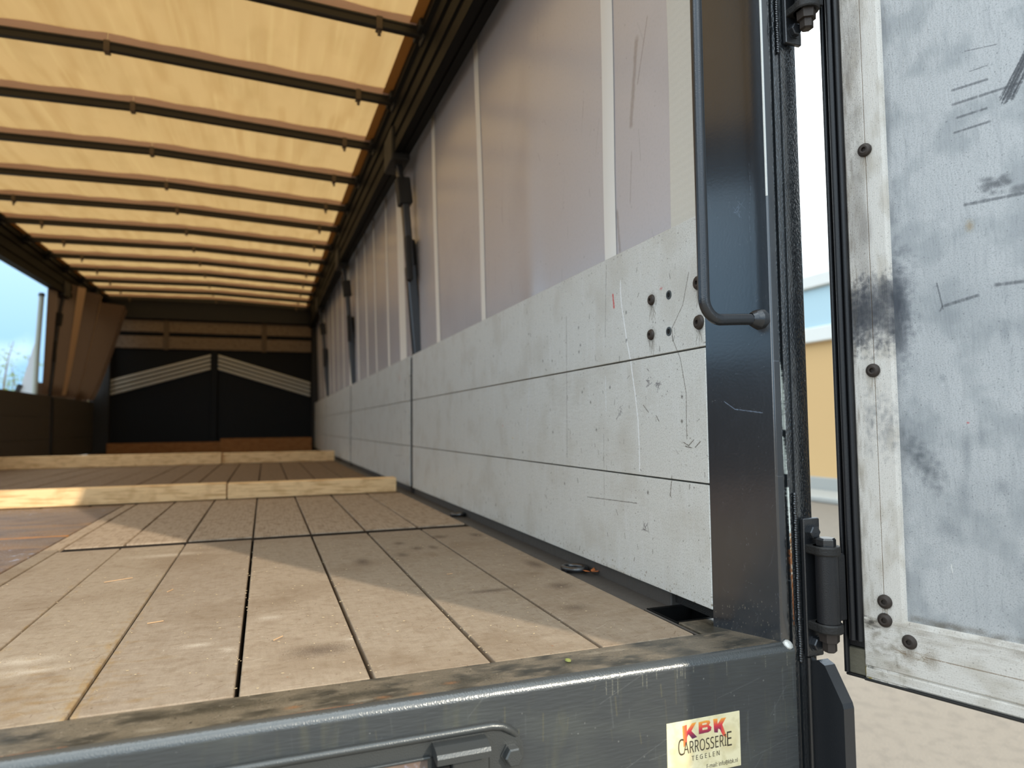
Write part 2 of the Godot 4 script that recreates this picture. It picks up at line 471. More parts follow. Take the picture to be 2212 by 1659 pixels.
	lay(im, noise_img(96, 2048, .03, 43, 1, 6), Color8(44, 48, 50), .5, .9, .6)
	var Y := func(y: float) -> float: return (1.9 - y) / 1.95 * 2048.0
	for s in [[.28, .36, .022], [.22, .27, .022], [.06, .2, .025], [.13, .2, .024], [.32, .37, .0215]]:
		stroke(im, [Vector2(s[2] / .065 * 96 - 6, Y.call(s[1])), Vector2(s[2] / .065 * 96 - 4, Y.call(s[0]))], 2.2, Color8(214, 220, 212), .9, .1)
	stroke(im, [Vector2(30, Y.call(.12)), Vector2(33, Y.call(.06)), Vector2(34, Y.call(.02))], 3.4, Color8(128, 72, 34), .7, .3)
	stroke(im, [Vector2(32, Y.call(.14)), Vector2(33, Y.call(.1))], 2.6, Color8(150, 92, 46), .6, .3)
	for k in 40: stroke(im, [Vector2(12 + rng.randfn(0, 4), Y.call(rng.randf())), Vector2(12 + rng.randfn(0, 4), Y.call(rng.randf()))], .5, Color8(110, 114, 114), .12, .3)
	specks(im, 260, .5, 1.3, Color8(170, 176, 176), .7, Rect2(0, .3, 1, .7))
	specks(im, 160, .8, 2.2, Color8(14, 15, 17), .9, Rect2(.3, .3, .7, .4))
	T.frame = tex(im)
	# --- door panel: u 0.045..0.305, y 0.02..1.02
	im = blank(520, 2000, Color8(192, 194, 195))
	lay(im, noise_img(520, 2000, .25, 51, 1, 1, 3), Color8(118, 122, 126), .5, .95, .7)
	lay(im, noise_img(520, 2000, .5, 52, 1, 1, 1), Color8(214, 216, 218), .55, 1., .4)
	lay(im, noise_img(520, 2000, .006, 53), Color8(152, 157, 160), .46, .8, .6)
	for k in 40: dot_at(im, rng.randf() * 520, 1000 + rng.randf() * 950, rng.randf_range(40, 130), rng.randf_range(40, 150), Color8(140, 146, 150), .16, .25)
	lay(im, noise_img(520, 2000, .04, 54, 1, 8), Color8(140, 144, 148), .6, .95, .22)
	var D := func(u: float, y: float) -> Vector2: return Vector2((u - .045) / .26 * 520.0, (1.02 - y) / 1.0 * 2000.0)
	var dk := Color8(66, 68, 72)
	for s in [[.129, .695, .166, .694, 2.2], [.129, .677, .198, .677, 2.4], [.132, .659, .164, .6595, 2.2], [.129, .6415, .166, .6425, 2.0], [.1445, .738, .177, .732, .9], [.148, .711, .167, .711, .9], [.182, .554, .24, .5545, 8.], [.136, .5496, .24, .5466, 3.], [.163, .447, .23, .446, 3.], [.102, .4595, .1076, .426, 1.2], [.109, .43, .145, .4375, 3.], [.107, .43, .104, .424, 1.5]]:
		stroke(im, [D.call(s[0], s[1]), D.call(s[2], s[3])], s[4] * 2.0, dk, .24, .06)
	for k in 26:
		var o := rng.randf_range(-.007, .007)
		stroke(im, [D.call(.184 + o, .658 + rng.randf() * .01), D.call(.212 + o, .72 - rng.randf() * .01)], 2.2, dk, .28, .3)
	for k in 60: dot_at(im, D.call(.1526, .56).x + rng.randf() * 60, D.call(.0, .566).y + rng.randfn(0, 11), 9, 7, dk, .2, .9)
	dot_at(im, D.call(.14, .52).x, D.call(.14, .523).y, 12, 18, Color8(160, 138, 104), .7, .7)
	# sprayed black at the hinge side and other soft smudges
	for k in 60:
		var p: Vector2 = D.call(.046 + absf(rng.randfn(0, .006)), .43 + rng.randf_range(-.045, .04))
		dot_at(im, p.x, p.y, rng.randf_range(20, 46), rng.randf_range(24, 60), Color8(66, 70, 78), .1, .3)
	for k in 520:
		var y := .44 + rng.randfn(0, .038)
		var p: Vector2 = D.call(.05 + absf(rng.randfn(0, .012)), y)
		dot_at(im, p.x, p.y, rng.randf_range(3, 12), rng.randf_range(3, 14), Color8(66, 70, 78), .13, .9)
	for k in 260:
		var t := rng.randf()
		var p: Vector2 = D.call(.052 + t * .04 + absf(rng.randfn(0, .006)), .262 - t * .045 + rng.randfn(0, .014))
		dot_at(im, p.x, p.y, rng.randf_range(4, 14), rng.randf_range(4, 14), Color8(82, 88, 94), .12, .9)
	for k in 150:
		var p: Vector2 = D.call(.051 + absf(rng.randfn(0, .006)), rng.randf_range(.2, .95))
		dot_at(im, p.x, p.y, 7, 22, Color8(100, 104, 110), .08, .9)
	for s in [[.103, .341, 10, 12], [.141, .27, 9, 40], [.159, .211, 22, 24], [.125, .25, 14, 60], [.12, .2, 20, 50], [.18, .12, 40, 40], [.1, .16, 30, 40], [.19, .3, 16, 50], [.17, .39, 14, 30], [.21, .24, 20, 60]]:
		var p: Vector2 = D.call(s[0], s[1])
		dot_at(im, p.x, p.y, s[2], s[3], Color8(112, 118, 124), .4, .7)
	var rp: Vector2 = D.call(.128, .286)
	dot_at(im, rp.x, rp.y, 4, 3, Color8(196, 60, 64), .8, .4)
	for k in 90:
		var p: Vector2 = D.call(.05 + rng.randf() * .2, .036 - absf(rng.randfn(0, .006)) + .006)
		dot_at(im, p.x, p.y, 16, 9, Color8(92, 84, 72), .2, .9)
	specks(im, 2600, .5, 2.0, Color8(92, 94, 97), .55)
	for k in 300:
		var q := Vector2(rng.randf() * 520, rng.randf() * 2000)
		stroke(im, [q, q + Vector2(rng.randfn(0, 2), rng.randf_range(4, 22))], .7, Color8(112, 115, 118), .3)
	for k in 120: dot_at(im, rng.randf() * 16, rng.randf() * 2000, 16, 60, Color8(104, 106, 108), .12, .3)
	specks(im, 160, .5, 1.4, Color8(230, 232, 232), .7)
	stroke(im, [D.call(.103, .115), D.call(.104, .105)], 1.2, Color8(230, 230, 224), .8)
	T.panel = tex(im)
	# --- door frame: along the trim (1.0 m from the lower corner) x 0.06 across
	im = blank(160, 2048, Color8(208, 204, 197))
	lay(im, noise_img(160, 2048, .3, 61, 1, 1, 2), Color8(150, 144, 136), .55, .95, .5)
	lay(im, noise_img(160, 2048, .01, 62, 1, 2), Color8(168, 160, 146), .5, .85, .55)
	specks(im, 2600, .5, 1.4, Color8(96, 90, 84), .6)
	specks(im, 2200, .5, 1.5, Color8(84, 76, 70), .65, Rect2(0, 0, .45, .55))
	for k in 110: dot_at(im, rng.randf() * 74, rng.randf() * 1100, 26, 60, Color8(128, 122, 116), .16, .3)
	var Q := func(u: float, y: float) -> Vector2: return Vector2((u + .005) / .064 * 160.0, (1.0 - (y + .05) / 1.05) * 2048.0)
	for k in 150:
		var p: Vector2 = Q.call(rng.randf() * .07 - .006, .43 + rng.randf_range(-.032, .034))
		dot_at(im, p.x, p.y, rng.randf_range(18, 40), rng.randf_range(24, 46), Color8(50, 52, 58), .11, .3)
	for k in 900:    # sprayed black band
		var y := .432 + rng.randf_range(-.05, .045) + rng.randfn(0, .008)
		var p: Vector2 = Q.call(rng.randf() * .06 - .004, y)
		dot_at(im, p.x, p.y, rng.randf_range(3, 10), rng.randf_range(3, 10), Color8(52, 54, 60), .2 if p.x > 60 else .3, .9)
	for k in 260:
		var p: Vector2 = Q.call(rng.randf_range(.01, .05), .285 + rng.randfn(0, .022))
		dot_at(im, p.x, p.y, rng.randf_range(4, 12), rng.randf_range(4, 12), Color8(100, 102, 106), .12, .9)
	for k in 300:
		var p: Vector2 = Q.call(absf(rng.randfn(0, .007)) - .004, rng.randf_range(.0, 1.0))
		dot_at(im, p.x, p.y, 5, 26, Color8(92, 80, 66), .14, .9)
	for k in 200:
		var p: Vector2 = Q.call(rng.randf_range(-.004, .02), rng.randf_range(.6, .95))
		dot_at(im, p.x, p.y, 6, 16, Color8(110, 104, 98), .14, .9)
	stroke(im, [Q.call(.0255, 1.0), Q.call(.0255, .05)], 1.1, Color8(104, 84, 62), .75, .1)
	for k in 160:
		var p: Vector2 = Q.call(.028 + rng.randfn(0, .018), rng.randf_range(-.05, .03))
		dot_at(im, p.x, p.y, rng.randf_range(3, 12), rng.randf_range(3, 12), Color8(92, 82, 66), .2, .9)
	for k in 60:
		var p: Vector2 = Q.call(rng.randf_range(-.005, .01), rng.randf_range(-.05, .0))
		dot_at(im, p.x, p.y, 4, 8, Color8(40, 38, 34), .4, .9)
	for s in [[-.003, -.04], [.004, -.047], [-.002, -.036]]:
		var p: Vector2 = Q.call(s[0], s[1])
		dot_at(im, p.x, p.y, 9, 12, Color8(196, 160, 40), .8, .7)
	for s in [[.025, .652], [.024, .355], [.0265, .056], [.0258, .033]]:
		var p: Vector2 = Q.call(s[0], s[1])
		dot_at(im, p.x, p.y, 26, 20, Color8(120, 108, 92), .6, .7)
		for k in 12: stroke(im, [p + Vector2(rng.randfn(0, 6), 8), p + Vector2(rng.randfn(0, 7), rng.randf_range(14, 50))], 1., Color8(120, 104, 82), .2)
	T.trim = tex(im)
	# --- side curtain, 2.2 x 1.1 m; and roof sheet
	im = blank(1024, 512, Color8(190, 186, 190))
	lay(im, noise_img(1024, 512, .006, 71, 2, 2), Color8(176, 172, 176), .5, .9, .5)
	lay(im, noise_img(1024, 512, .3, 72, 1, 1, 2), Color8(170, 166, 170), .6, .95, .3)
	for k in 90:
		var p := Vector2(rng.randf() * 1024, 512 - absf(rng.randfn(0, 200)))
		stroke(im, [p, p + Vector2(rng.randfn(0, 5), rng.randf_range(5, 40))], .7, Color8(140, 136, 138), rng.randf_range(.1, .35))
	specks(im, 220, .5, 1.0, Color8(110, 108, 110), .6)
	for s in [[811, 440, 815, 478, 2.5], [850, 300, 838, 372, 4.], [868, 290, 850, 340, 1.2], [838, 395, 834, 440, 1.]]:
		stroke(im, [Vector2(s[0], s[1]), Vector2(s[2], s[3])], s[4], Color8(150, 144, 142), .35)
	T.curtain = tex(im)
	im = blank(512, 512, Color8(190, 153, 102))
	lay(im, noise_img(512, 512, .02, 75, 1, 8, 3, true), Color8(168, 128, 78), .5, .9, .4)
	lay(im, noise_img(512, 512, .012, 76, 1, 1, 4, true), Color8(174, 138, 88), .5, .85, .35)
	lay(im, noise_img(512, 512, .06, 77, 1, 12, 2, true), Color8(204, 170, 116), .55, .9, .35)
	T.roof = tex(im)
	im = blank(256, 256, Color8(212, 208, 198))
	for k in 64:
		for s in 4: stroke(im, [Vector2(k * 4, s * 64), Vector2(k * 4 + 2, s * 64 + 64)], .7, Color8(176, 170, 160), .5)
	specks(im, 260, .5, 1.4, Color8(150, 142, 130), .7)
	T.weave = tex(im)
	# --- grounds and outdoor surfaces
	im = blank(1024, 1024, Color8(176, 166, 148))
	lay(im, noise_img(1024, 1024, .2, 81, 1, 1, 3, true), Color8(136, 126, 110), .5, .9, .6)
	lay(im, noise_img(1024, 1024, .45, 82, 1, 1, 1, true), Color8(206, 198, 182), .6, .95, .6)
	lay(im, noise_img(1024, 1024, .01, 83, 1, 1, 3, true), Color8(150, 142, 128), .5, .85, .4)
	T.ground = tex(im)
	# --- relief and smudge maps
	T.fine = tex(noise_img(512, 512, .12, 91, 1, 1, 3, true))
	T.coarse = tex(noise_img(512, 512, .02, 92, 1, 1, 4, true))
	T.wrinkle = tex(noise_img(512, 512, .015, 93, 1, 4, 3, true))
	T.drips = tex(noise_img(256, 512, .05, 94, 1, 1, 3, true))

func make_materials() -> void:
	M.board = bump(mat(Color(1, 1, 1), .44, .1, T.wall, .9), T.fine, .02)
	M.board_far = bump(mat(Color(1, 1, 1), .44, .1, T.wall, .9), T.fine, .02)
	M.board_shade = tri(bump(mat(Color(.25, .235, .225), .7), T.fine, .02), 3.0)  # left boards, with the shade on them put into the colour
	M.floor = bump(mat(Color(.86, .86, .88), .78, 0., T.floor, .3), T.fine, .06)
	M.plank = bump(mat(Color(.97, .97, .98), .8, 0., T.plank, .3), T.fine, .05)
	M.plank_shade = mat(Color(.74, .70, .66), .85, 0., T.plank, .3)  # darker copy of the plank, shade deep in the body put into its colour
	M.timber = bump(mat(Color(1, .98, .95), .75, 0., T.timber, .3), T.fine, .04)
	M.timber_old = mat(Color(.62, .5, .4), .8, 0., T.timber, .3)
	M.head_wood = mat(Color(.78, .78, .80), .8, 0., T.plank, .3)
	M.sheet = mat(Color(1, 1, 1), .6, 0., T.sheet)
	M.void = mat(Color(.03, .03, .03), .9)
	M.sill = bump(mat(Color(.80, .80, .80), .4, 0., T.sill), T.fine, .03)
	M.worn = tri(bump(mat(Color(.31, .32, .32), .27, .45, null, .7), T.fine, .03), 6.0)  # lighter, glossier grey for the rounded sill edge
	M.worn_bright = tri(bump(mat(Color(.78, .78, .76), .4, .2, null, .6), T.fine, .03), 6.0)
	M.post = bump(mat(Color(1, 1, 1), .2, 0., T.post, .85), T.peel, .005)
	M.post.clearcoat_enabled = true; M.post.clearcoat = 1.0; M.post.clearcoat_roughness = .12
	M.frame = bump(mat(Color(1, 1, 1), .2, 0., T.frame, 1.0), T.peel, .07)
	M.frame.clearcoat_enabled = true; M.frame.clearcoat = 1.0; M.frame.clearcoat_roughness = .12
	M.black = tri(bump(mat(Color(.10, .105, .115), .32, 0., null, .8), T.fine, .02), 6.0)
	M.black_dull = tri(bump(mat(Color(.10, .095, .09), .6), T.fine, .04), 5.0)
	M.gutter = tri(bump(mat(Color(.27, .255, .24), .55), T.coarse, .06), 5.0)
	M.pocket = mat(Color(.05, .05, .05), .8, 0., null, .2)
	M.strip = tri(bump(mat(Color(.15, .125, .105), .85, 0., null, .2), T.fine, .1), 6.0)
	M.rail = tri(bump(mat(Color(.058, .055, .054), .6, 0., null, .25), T.fine, .02), 4.0)
	M.bow = tri(mat(Color(.20, .19, .17), .45, .4), 4.0)
	M.clip = mat(Color(.36, .30, .23), .6)
	M.sleeve = mat(Color(.84, .75, .71), .8)
	M.sleeve.backlight_enabled = true; M.sleeve.backlight = Color(.8, .7, .64)
	M.rubber = tri(bump(mat(Color(.085, .088, .1), .42), T.fine, .02), 8.0)
	M.galv = tri(bump(mat(Color(.30, .31, .31), .34, .55), T.fine, .02), 8.0)
	M.handle = tri(bump(mat(Color(.21, .22, .235), .26, .5, null, .7), T.fine, .02), 9.0)
	M.rivet = tri(bump(mat(Color(.22, .19, .17), .5, .3), T.fine, .02), 30.0)
	M.panel = bump(mat(Color(.95, .95, .95), .42, .1, T.panel), T.fine, .02)
	M.trim = bump(mat(Color(1, 1, 1), .4, .1, T.trim), T.fine, .02)
	M.cap = tri(bump(mat(Color(.42, .40, .34), .6, .2), T.coarse, .05), 12.0)
	M.curtain = mat(Color(1, 1, 1), .26, 0., T.curtain, .75)
	M.curtain.backlight_enabled = true; M.curtain.backlight = Color(.10, .095, .09)
	M.strap = mat(Color(.91, .90, .88), .7)
	M.hem = tri(bump(mat(Color(1, 1, 1), .8, 0., T.weave), T.fine, .02), 9.0)
	M.roof = bump(mat(Color(.89, .89, .89), .55, 0., T.roof), T.wrinkle, .3)
	M.roof.backlight_enabled = true; M.roof.backlight = Color(1.0, 1.0, .98)
	M.roof_hem = mat(Color(.62, .42, .2), .7)
	M.roof_hem.backlight_enabled = true; M.roof_hem.backlight = Color(.35, .26, .15)
	M.bunch = mat(Color(.36, .29, .25), .6)
	M.bunch.backlight_enabled = true; M.bunch.backlight = Color(.26, .19, .13)
	M.fold_light = mat(Color(.72, .60, .49), .7)
	M.pale = mat(Color(.80, .82, .84), .5)
	M.tubegrey = mat(Color(.62, .65, .62), .5)
	M.alu = tri(bump(mat(Color(.74, .73, .68), .45, .3), T.fine, .01), 4.0)
	M.head = tri(bump(mat(Color(.07, .075, .075), .5, 0., null, .3), T.coarse, .05), 1.5)
	M.ground = tri(bump(mat(Color(.73, .72, .73), .9, 0., T.ground, .3), T.fine, .3), .8)
	M.wallout = tri(bump(mat(Color(.80, .66, .46), .9), T.fine, .3), 1.0)
	M.white = mat(Color(.86, .86, .84), .6)
	M.concrete = tri(mat(Color(.62, .62, .6), .9), 1.0)
	M.glass = mat(Color(.70, .80, .83), .14, 0., null, .8)
	M.bark = mat(Color(.36, .3, .22), .9)
	M.leaf = mat(Color(.36, .42, .24), .6)
	M.leaf.backlight_enabled = true; M.leaf.backlight = Color(.5, .6, .3)

# ------------------------------------------------------------------ the scene
func _ready() -> void:
	rng.seed = 7
	var cam := Camera3D.new()
	cam.name = "camera"
	cam.position = Vector3(0, .289, 0)
	cam.rotation = Vector3(.05987519, -.34866867, -.01034582)
	cam.near = .02; cam.far = 400.0
	var ca := CameraAttributesPhysical.new()
	ca.frustum_focal_length = 21.242
	ca.frustum_focus_distance = .97
	ca.exposure_aperture = 3.9
	ca.exposure_shutter_speed = 100.0
	ca.exposure_sensitivity = 100.0
	ca.frustum_near = .02; ca.frustum_far = 400.0
	cam.attributes = ca
	add_child(cam)
	cam.make_current()
	var we := WorldEnvironment.new()
	we.name = "environment"
	var e := Environment.new()
	e.background_mode = Environment.BG_SKY
	e.tonemap_mode = Environment.TONE_MAPPER_LINEAR
	e.tonemap_exposure = 1.70
	e.sdfgi_enabled = true; e.ssao_enabled = true; e.ssil_enabled = true
	var sm := ProceduralSkyMaterial.new()
	sm.sky_top_color = Color(.92, .97, 1.0); sm.sky_horizon_color = Color(.34, .485, .59); sm.sky_curve = .9
	sm.ground_horizon_color = Color(.62, .6, .56); sm.ground_bottom_color = Color(.45, .42, .38)
	sm.sky_energy_multiplier = 1.35
	sm.sun_angle_max = 20.0
	var cl := blank(2048, 1024, Color(1, 1, 1, 0))
	var cn := noise_img(2048, 1024, .004, 5, 1, 1, 5, true)
	lay(cl, cn, Color(1, .97, .92), .47, .72, 1.0)
	sm.sky_cover = tex(cl)
	sm.sky_cover_modulate = Color(1, 1, 1, 1)
	e.sky = Sky.new()
	e.sky.sky_material = sm
	we.environment = e
	add_child(we)
	var sun := DirectionalLight3D.new()
	sun.name = "sun"
	var az := deg_to_rad(29.0)
	var el := deg_to_rad(27.0)
	var to_sun := Vector3(sin(az) * cos(el), sin(el), cos(az) * cos(el))
	sun.look_at_from_position(to_sun * 20.0, Vector3.ZERO, Vector3.UP)
	sun.light_energy = .76
	sun.light_color = Color(1, .95, .87)
	sun.light_angular_distance = .53
	sun.shadow_enabled = true
	add_child(sun)

	make_textures()
	make_materials()
	build_floor()
	build_roof()
	build_right_side()
	build_left_side()
	build_front()
	build_rear_frame()
	build_door()
	build_sill()
	build_timbers()
	build_outside()
	build_litter()

func build_floor() -> void:
	var fl := thing("floor", "worn wooden plank floor of the truck body running to the front wall", "floor", Vector3(-.65, 0, -5), "", "structure")
	part(fl, "underfloor", G.new().box(Vector3(-1.9, -.16, BACK - .05), Vector3(.66, -.06, -.76)), M.void)
	var xs := [-.46, -.326, -.184, -.026, .12, .266, .4144, .558]
	for k in 7:
		var j := rng.randf_range(-.001, .001)
		var gap := .0026 if k in [2, 3, 4, 5] else .0015
		part(fl, "plank", G.new().map(Vector3(1 / 1.06, 0, 0), Vector3(0, 0, 1 / 1.13), Vector2(.5 / 1.06, 1.93 / 1.13)).box(Vector3(xs[k] + gap, -.05, -1.894), Vector3(xs[k + 1] - gap, j, -.810), .0016), M.floor)
	part(fl, "edge_strip", G.new().map(Vector3(1 / 1.06, 0, 0), Vector3(0, 0, 1 / 1.13), Vector2(.5 / 1.06, 1.93 / 1.13)).box(Vector3(-.497, -.05, -1.93), Vector3(-.462, .0, -.81), .0015), M.floor)
	part(fl, "edge_strip", G.new().map(Vector3(0, 0, .9), Vector3(6.2, 0, 0), Vector2(.1, .02)).box(Vector3(-.497, -.05, -2.96), Vector3(-.462, .0, -1.931), .0015), M.plank)
	part(fl, "cross_strip", G.new().box(Vector3(-.457, -.05, -1.950), Vector3(.5585, -.0035, -1.892), .0005), M.strip, "dark steel strip between two rows of planks")
	part(fl, "floor_sheet", G.new().map(Vector3(.8, 0, 0), Vector3(0, 0, .8), Vector2.ZERO).box(Vector3(-1.88, -.05, -2.94), Vector3(-.503, -.001, -.81), .002), M.sheet, "rusty brown floor sheet")
	for zz in [[-2.96, -1.948], [-5.0, -2.966], [-7.2, -5.004], [-9.2, -7.204]]:
		var ks := range(0, 7) if zz[1] > -2.9 else range(-9, 7)
		for k in ks:
			var x0: float = xs[k] if k >= 0 else -.46 + .1578 * k
			var x1: float = xs[k + 1] if k >= -1 else -.46 + .1578 * (k + 1)
			var gap := rng.randf_range(.0018, .004)
			var mm: Material = M.plank if zz[1] > -2.9 else M.plank_shade
			var oo := Vector2(rng.randf(), rng.randi_range(0, 7) * .5 + .02)
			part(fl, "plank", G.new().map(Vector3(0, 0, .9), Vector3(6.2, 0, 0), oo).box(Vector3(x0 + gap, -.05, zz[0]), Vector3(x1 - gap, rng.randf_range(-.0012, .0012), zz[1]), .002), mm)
	# steel channel between the planks and the side boards, with stake pockets
	var g := G.new()
	g.box(Vector3(.562, -.05, -9.2), Vector3(.66, -.004, -.952), .002)
	g.box(Vector3(.562, -.05, -.952), Vector3(.5665, -.002, -.80), .001)
	g.box(Vector3(.612, -.05, -9.2), Vector3(.66, .0205, -.952), .004)
	part(fl, "side_channel", g, M.gutter, "dark steel channel along the side boards")
	g = G.new()
	g.box(Vector3(.5665, -.09, -.952), Vector3(.571, -.001, -.868), .001)
	g.box(Vector3(.646, -.09, -.952), Vector3(.66, -.001, -.868), .001)
	g.box(Vector3(.571, -.09, -.952), Vector3(.646, -.001, -.945), .001)
	g.box(Vector3(.571, -.09, -.874), Vector3(.646, -.001, -.868), .001)
	part(fl, "stake_pocket", g, M.pocket, "open square stake pocket by the corner post")
	g = G.new().map(Vector3(1 / 1.72, 0, 0), Vector3(0, 0, .9), Vector2(1.0 / 1.72, .9))
	g.box(Vector3(.5685, -.05, -.866), Vector3(.66, -.0005, -.806), .001)
	part(fl, "corner_plate", g, M.sill, "dirt-covered steel corner plate")
	for r in [[.585, -1.255], [.59, -2.15]]:   # folding lashing rings in the channel
		var c := Vector3(r[0], -.003, r[1])
		g = G.new()
		var pts := []
		for k in 17:
			var t := TAU * k / 16.0
			pts.append(c + Vector3(cos(t) * .02, .005 + .002 * sin(t), sin(t) * .032))
		g.tube(pts, .0055, 8, false)
		g.box(c + Vector3(-.024, -.002, -.012), c + Vector3(.024, .004, .012), .002)
		part(fl, "lashing_ring", g, M.black)

func roof_y(z: float) -> float:
	return 1.68 + .017 * (-z - 2.0)

func rail_x(z: float) -> float:    # the rail bows in a little in the middle
	return .525 - .025 * sin(clampf((-z - 1.0) / 8.2, 0., 1.) * PI)

func bow_pt(x: float, z: float) -> Vector3:
	var y := roof_y(z) + .008
	if x > -.58: y += lerpf(.04, -.005, (x + .58) / 1.1)
	else: y += lerpf(.04, .02, (-.58 - x) / 1.2)
	return Vector3(x, y, z)

const BOWS := [-1.2, -1.755, -2.315, -2.88, -3.42, -3.975, -4.54, -5.08, -5.66, -6.23, -6.8, -7.37, -7.95, -8.5, -9.03]

func build_roof() -> void:
	var roof := thing("ceiling", "translucent tan tarpaulin roof of the truck body glowing in the sun", "roof", Vector3(-.6, 1.7, -5), "", "structure")
	var fn := func(u: float, w: float) -> Vector3:
		var z := lerpf(-.76, BACK, u)
		var x := lerpf(-1.93, .62, w)
		var p := bow_pt(x, z)
		var ph := fposmod((-z - 1.2) / .558, 1.0)
		return p + Vector3(0, .052 - .012 * sin(ph * PI) * (1.0 + .4 * sin(x * 9.0 + z * 3.0)) + .003 * sin(x * 23.0 + z * 1.5), 0)
	part(roof, "tarpaulin", G.new().map(Vector3(.9, 0, 0), Vector3(0, 0, .45), Vector2.ZERO).sheet(fn, 120, 40, Vector3.DOWN), M.roof)
	for sd in [[.455, .56], [-1.86, -1.74]]:
		var fh := func(u: float, w: float) -> Vector3:
			var z := lerpf(-.8, BACK, u)
			var x := lerpf(sd[0], sd[1], w) + (rail_x(z) - .5 if sd[0] > 0 else 0.)
			return bow_pt(x, z) + Vector3(0, .03, 0)
		part(roof, "edge_hem", G.new().sheet(fh, 40, 2, Vector3.DOWN), M.roof_hem, "darker doubled edge of the roof sheet")
	var n := 0
	for z in BOWS:
		n += 1
		if z > -2.0: continue
		var xr := rail_x(z) + .03
		var words: Array = ["first", "second", "third", "fourth", "fifth", "sixth", "seventh", "eighth", "ninth", "tenth", "eleventh", "twelfth", "thirteenth"]
		var b := thing("roof_bow", "dark metal roof bow under the tan tarpaulin, %s in view from the open rear" % words[n - 3], "roof bow", bow_pt(-.58, z), "roof bows across the truck body")
		var g := G.new()
		var s := G.new()
		var xs := [-1.79, -1.2, -.58, .0, xr]
		for k in 4:
			var a := bow_pt(xs[k], z)
			var c := bow_pt(xs[k + 1], z)
			var ln := a.distance_to(c)
			var bs := Basis(Quaternion(Vector3.RIGHT, (c - a).normalized()))
			g.at(Transform3D(bs, a)).box(Vector3(-.003, -.018, -.013), Vector3(ln + .003, .004, .013), .003)
			g.box(Vector3(-.003, .004, -.009), Vector3(ln + .003, .010, .009), .001)
			g.box(Vector3(-.003, .009, -.013), Vector3(ln + .003, .018, .013), .002)
			s.at(Transform3D(bs, a)).box(Vector3(0, .017, -.002), Vector3(ln, .058, .002), .0008)
		part(b, "bar", g, M.bow)
		part(b, "sleeve", s, M.sleeve, "pinkish tarpaulin sleeve above the bar")
		for x in [-1.52, -.58, .36]:
			var c := bow_pt(x, z)
			var cg := G.new()
			cg.box(c + Vector3(-.011, -.022, .011), c + Vector3(.011, .020, .017), .002)
			cg.box(c + Vector3(-.011, -.026, -.017), c + Vector3(.011, -.020, .017), .002)
			if x > -1.0 and x < 0.0: cg.box(c + Vector3(-.007, -.034, .0), c + Vector3(.007, -.024, .012), .002)
			else: cg.box(c + Vector3(-.006, -.048, .002), c + Vector3(.006, -.024, .009), .002)
			part(b, "clip", cg, M.clip)
		for sd in [-1.0, 1.0]:
			var c := bow_pt(xr - .005 if sd > 0 else -1.78, z)
			var rg := G.new()
			rg.box(c + Vector3(-.03, -.035, -.035), c + Vector3(.03, .012, .035), .006)
			rg.box(c + Vector3(-.035 * sd - .012, -.01, -.06), c + Vector3(-.035 * sd + .012, .025, .06), .006)
			rg.tube([c + Vector3(.0, .0, -.10), c + Vector3(-.02 * sd, .02, -.06), c + Vector3(-.02 * sd, .02, .06), c + Vector3(.0, .0, .10)], .011, 8)
			part(b, "runner", rg, M.black_dull, "runner that slides on the roof rail")
	# rails
	for sd in [1.0, -1.0]:
		var side := "right" if sd > 0 else "left"
		var rl := thing("roof_rail", "long dark roof rail along the %s edge of the tarpaulin roof" % side, "roof rail", Vector3(.56 if sd > 0 else -1.84, 1.5, -5), "roof rails")
		var prof := [[.0, .0], [.028, .0], [.03, .006], [.036, .006], [.038, .0], [.07, .004], [.075, .12], [.07, .27], [-.012, .262], [-.014, .215], [.0, .205], [.0, .16], [.010, .155], [.010, .13], [.0, .125], [.0, .075], [.008, .07], [.008, .05], [.0, .045]]
		var fr := func(k: int, z: float) -> Vector3:
			var p: Array = prof[k % prof.size()]
			var yb := roof_y(z) - .225 + (.02 if sd < 0 else 0.)
			return Vector3(rail_x(z) + .005 + p[0], yb + p[1], z) if sd > 0 else Vector3(-1.79 - p[0], yb + p[1], z)
		var g := G.new()
		for k in prof.size():
			for s in 24:
				var z0 := lerpf(-.78, BACK, s / 24.0)
				var z1 := lerpf(-.78, BACK, (s + 1) / 24.0)
				var a: Vector3 = fr.call(k, z0)
				var b: Vector3 = fr.call(k + 1, z0)
				var c: Vector3 = fr.call(k + 1, z1)
				var d: Vector3 = fr.call(k, z1)
				var m := (b - a).cross(d - a).normalized()
				var mid := Vector3(.56 if sd > 0 else -1.825, roof_y(z0) - .12, z0)
				if m.dot((a + b) / 2 - mid) < 0: m = -m
				g.quad(a, b, c, d, m)
		part(rl, "profile", g, M.rail)
		for z in [-2.97, -5.21, -7.46]:
			var c: Vector3 = fr.call(0, z)
			g = G.new().box(c + Vector3(-.012 if sd > 0 else -.07, -.03, -.1), c + Vector3(.07 if sd > 0 else .012, .12, .1), .008)
			part(rl, "joint_bracket", g, M.black_dull)

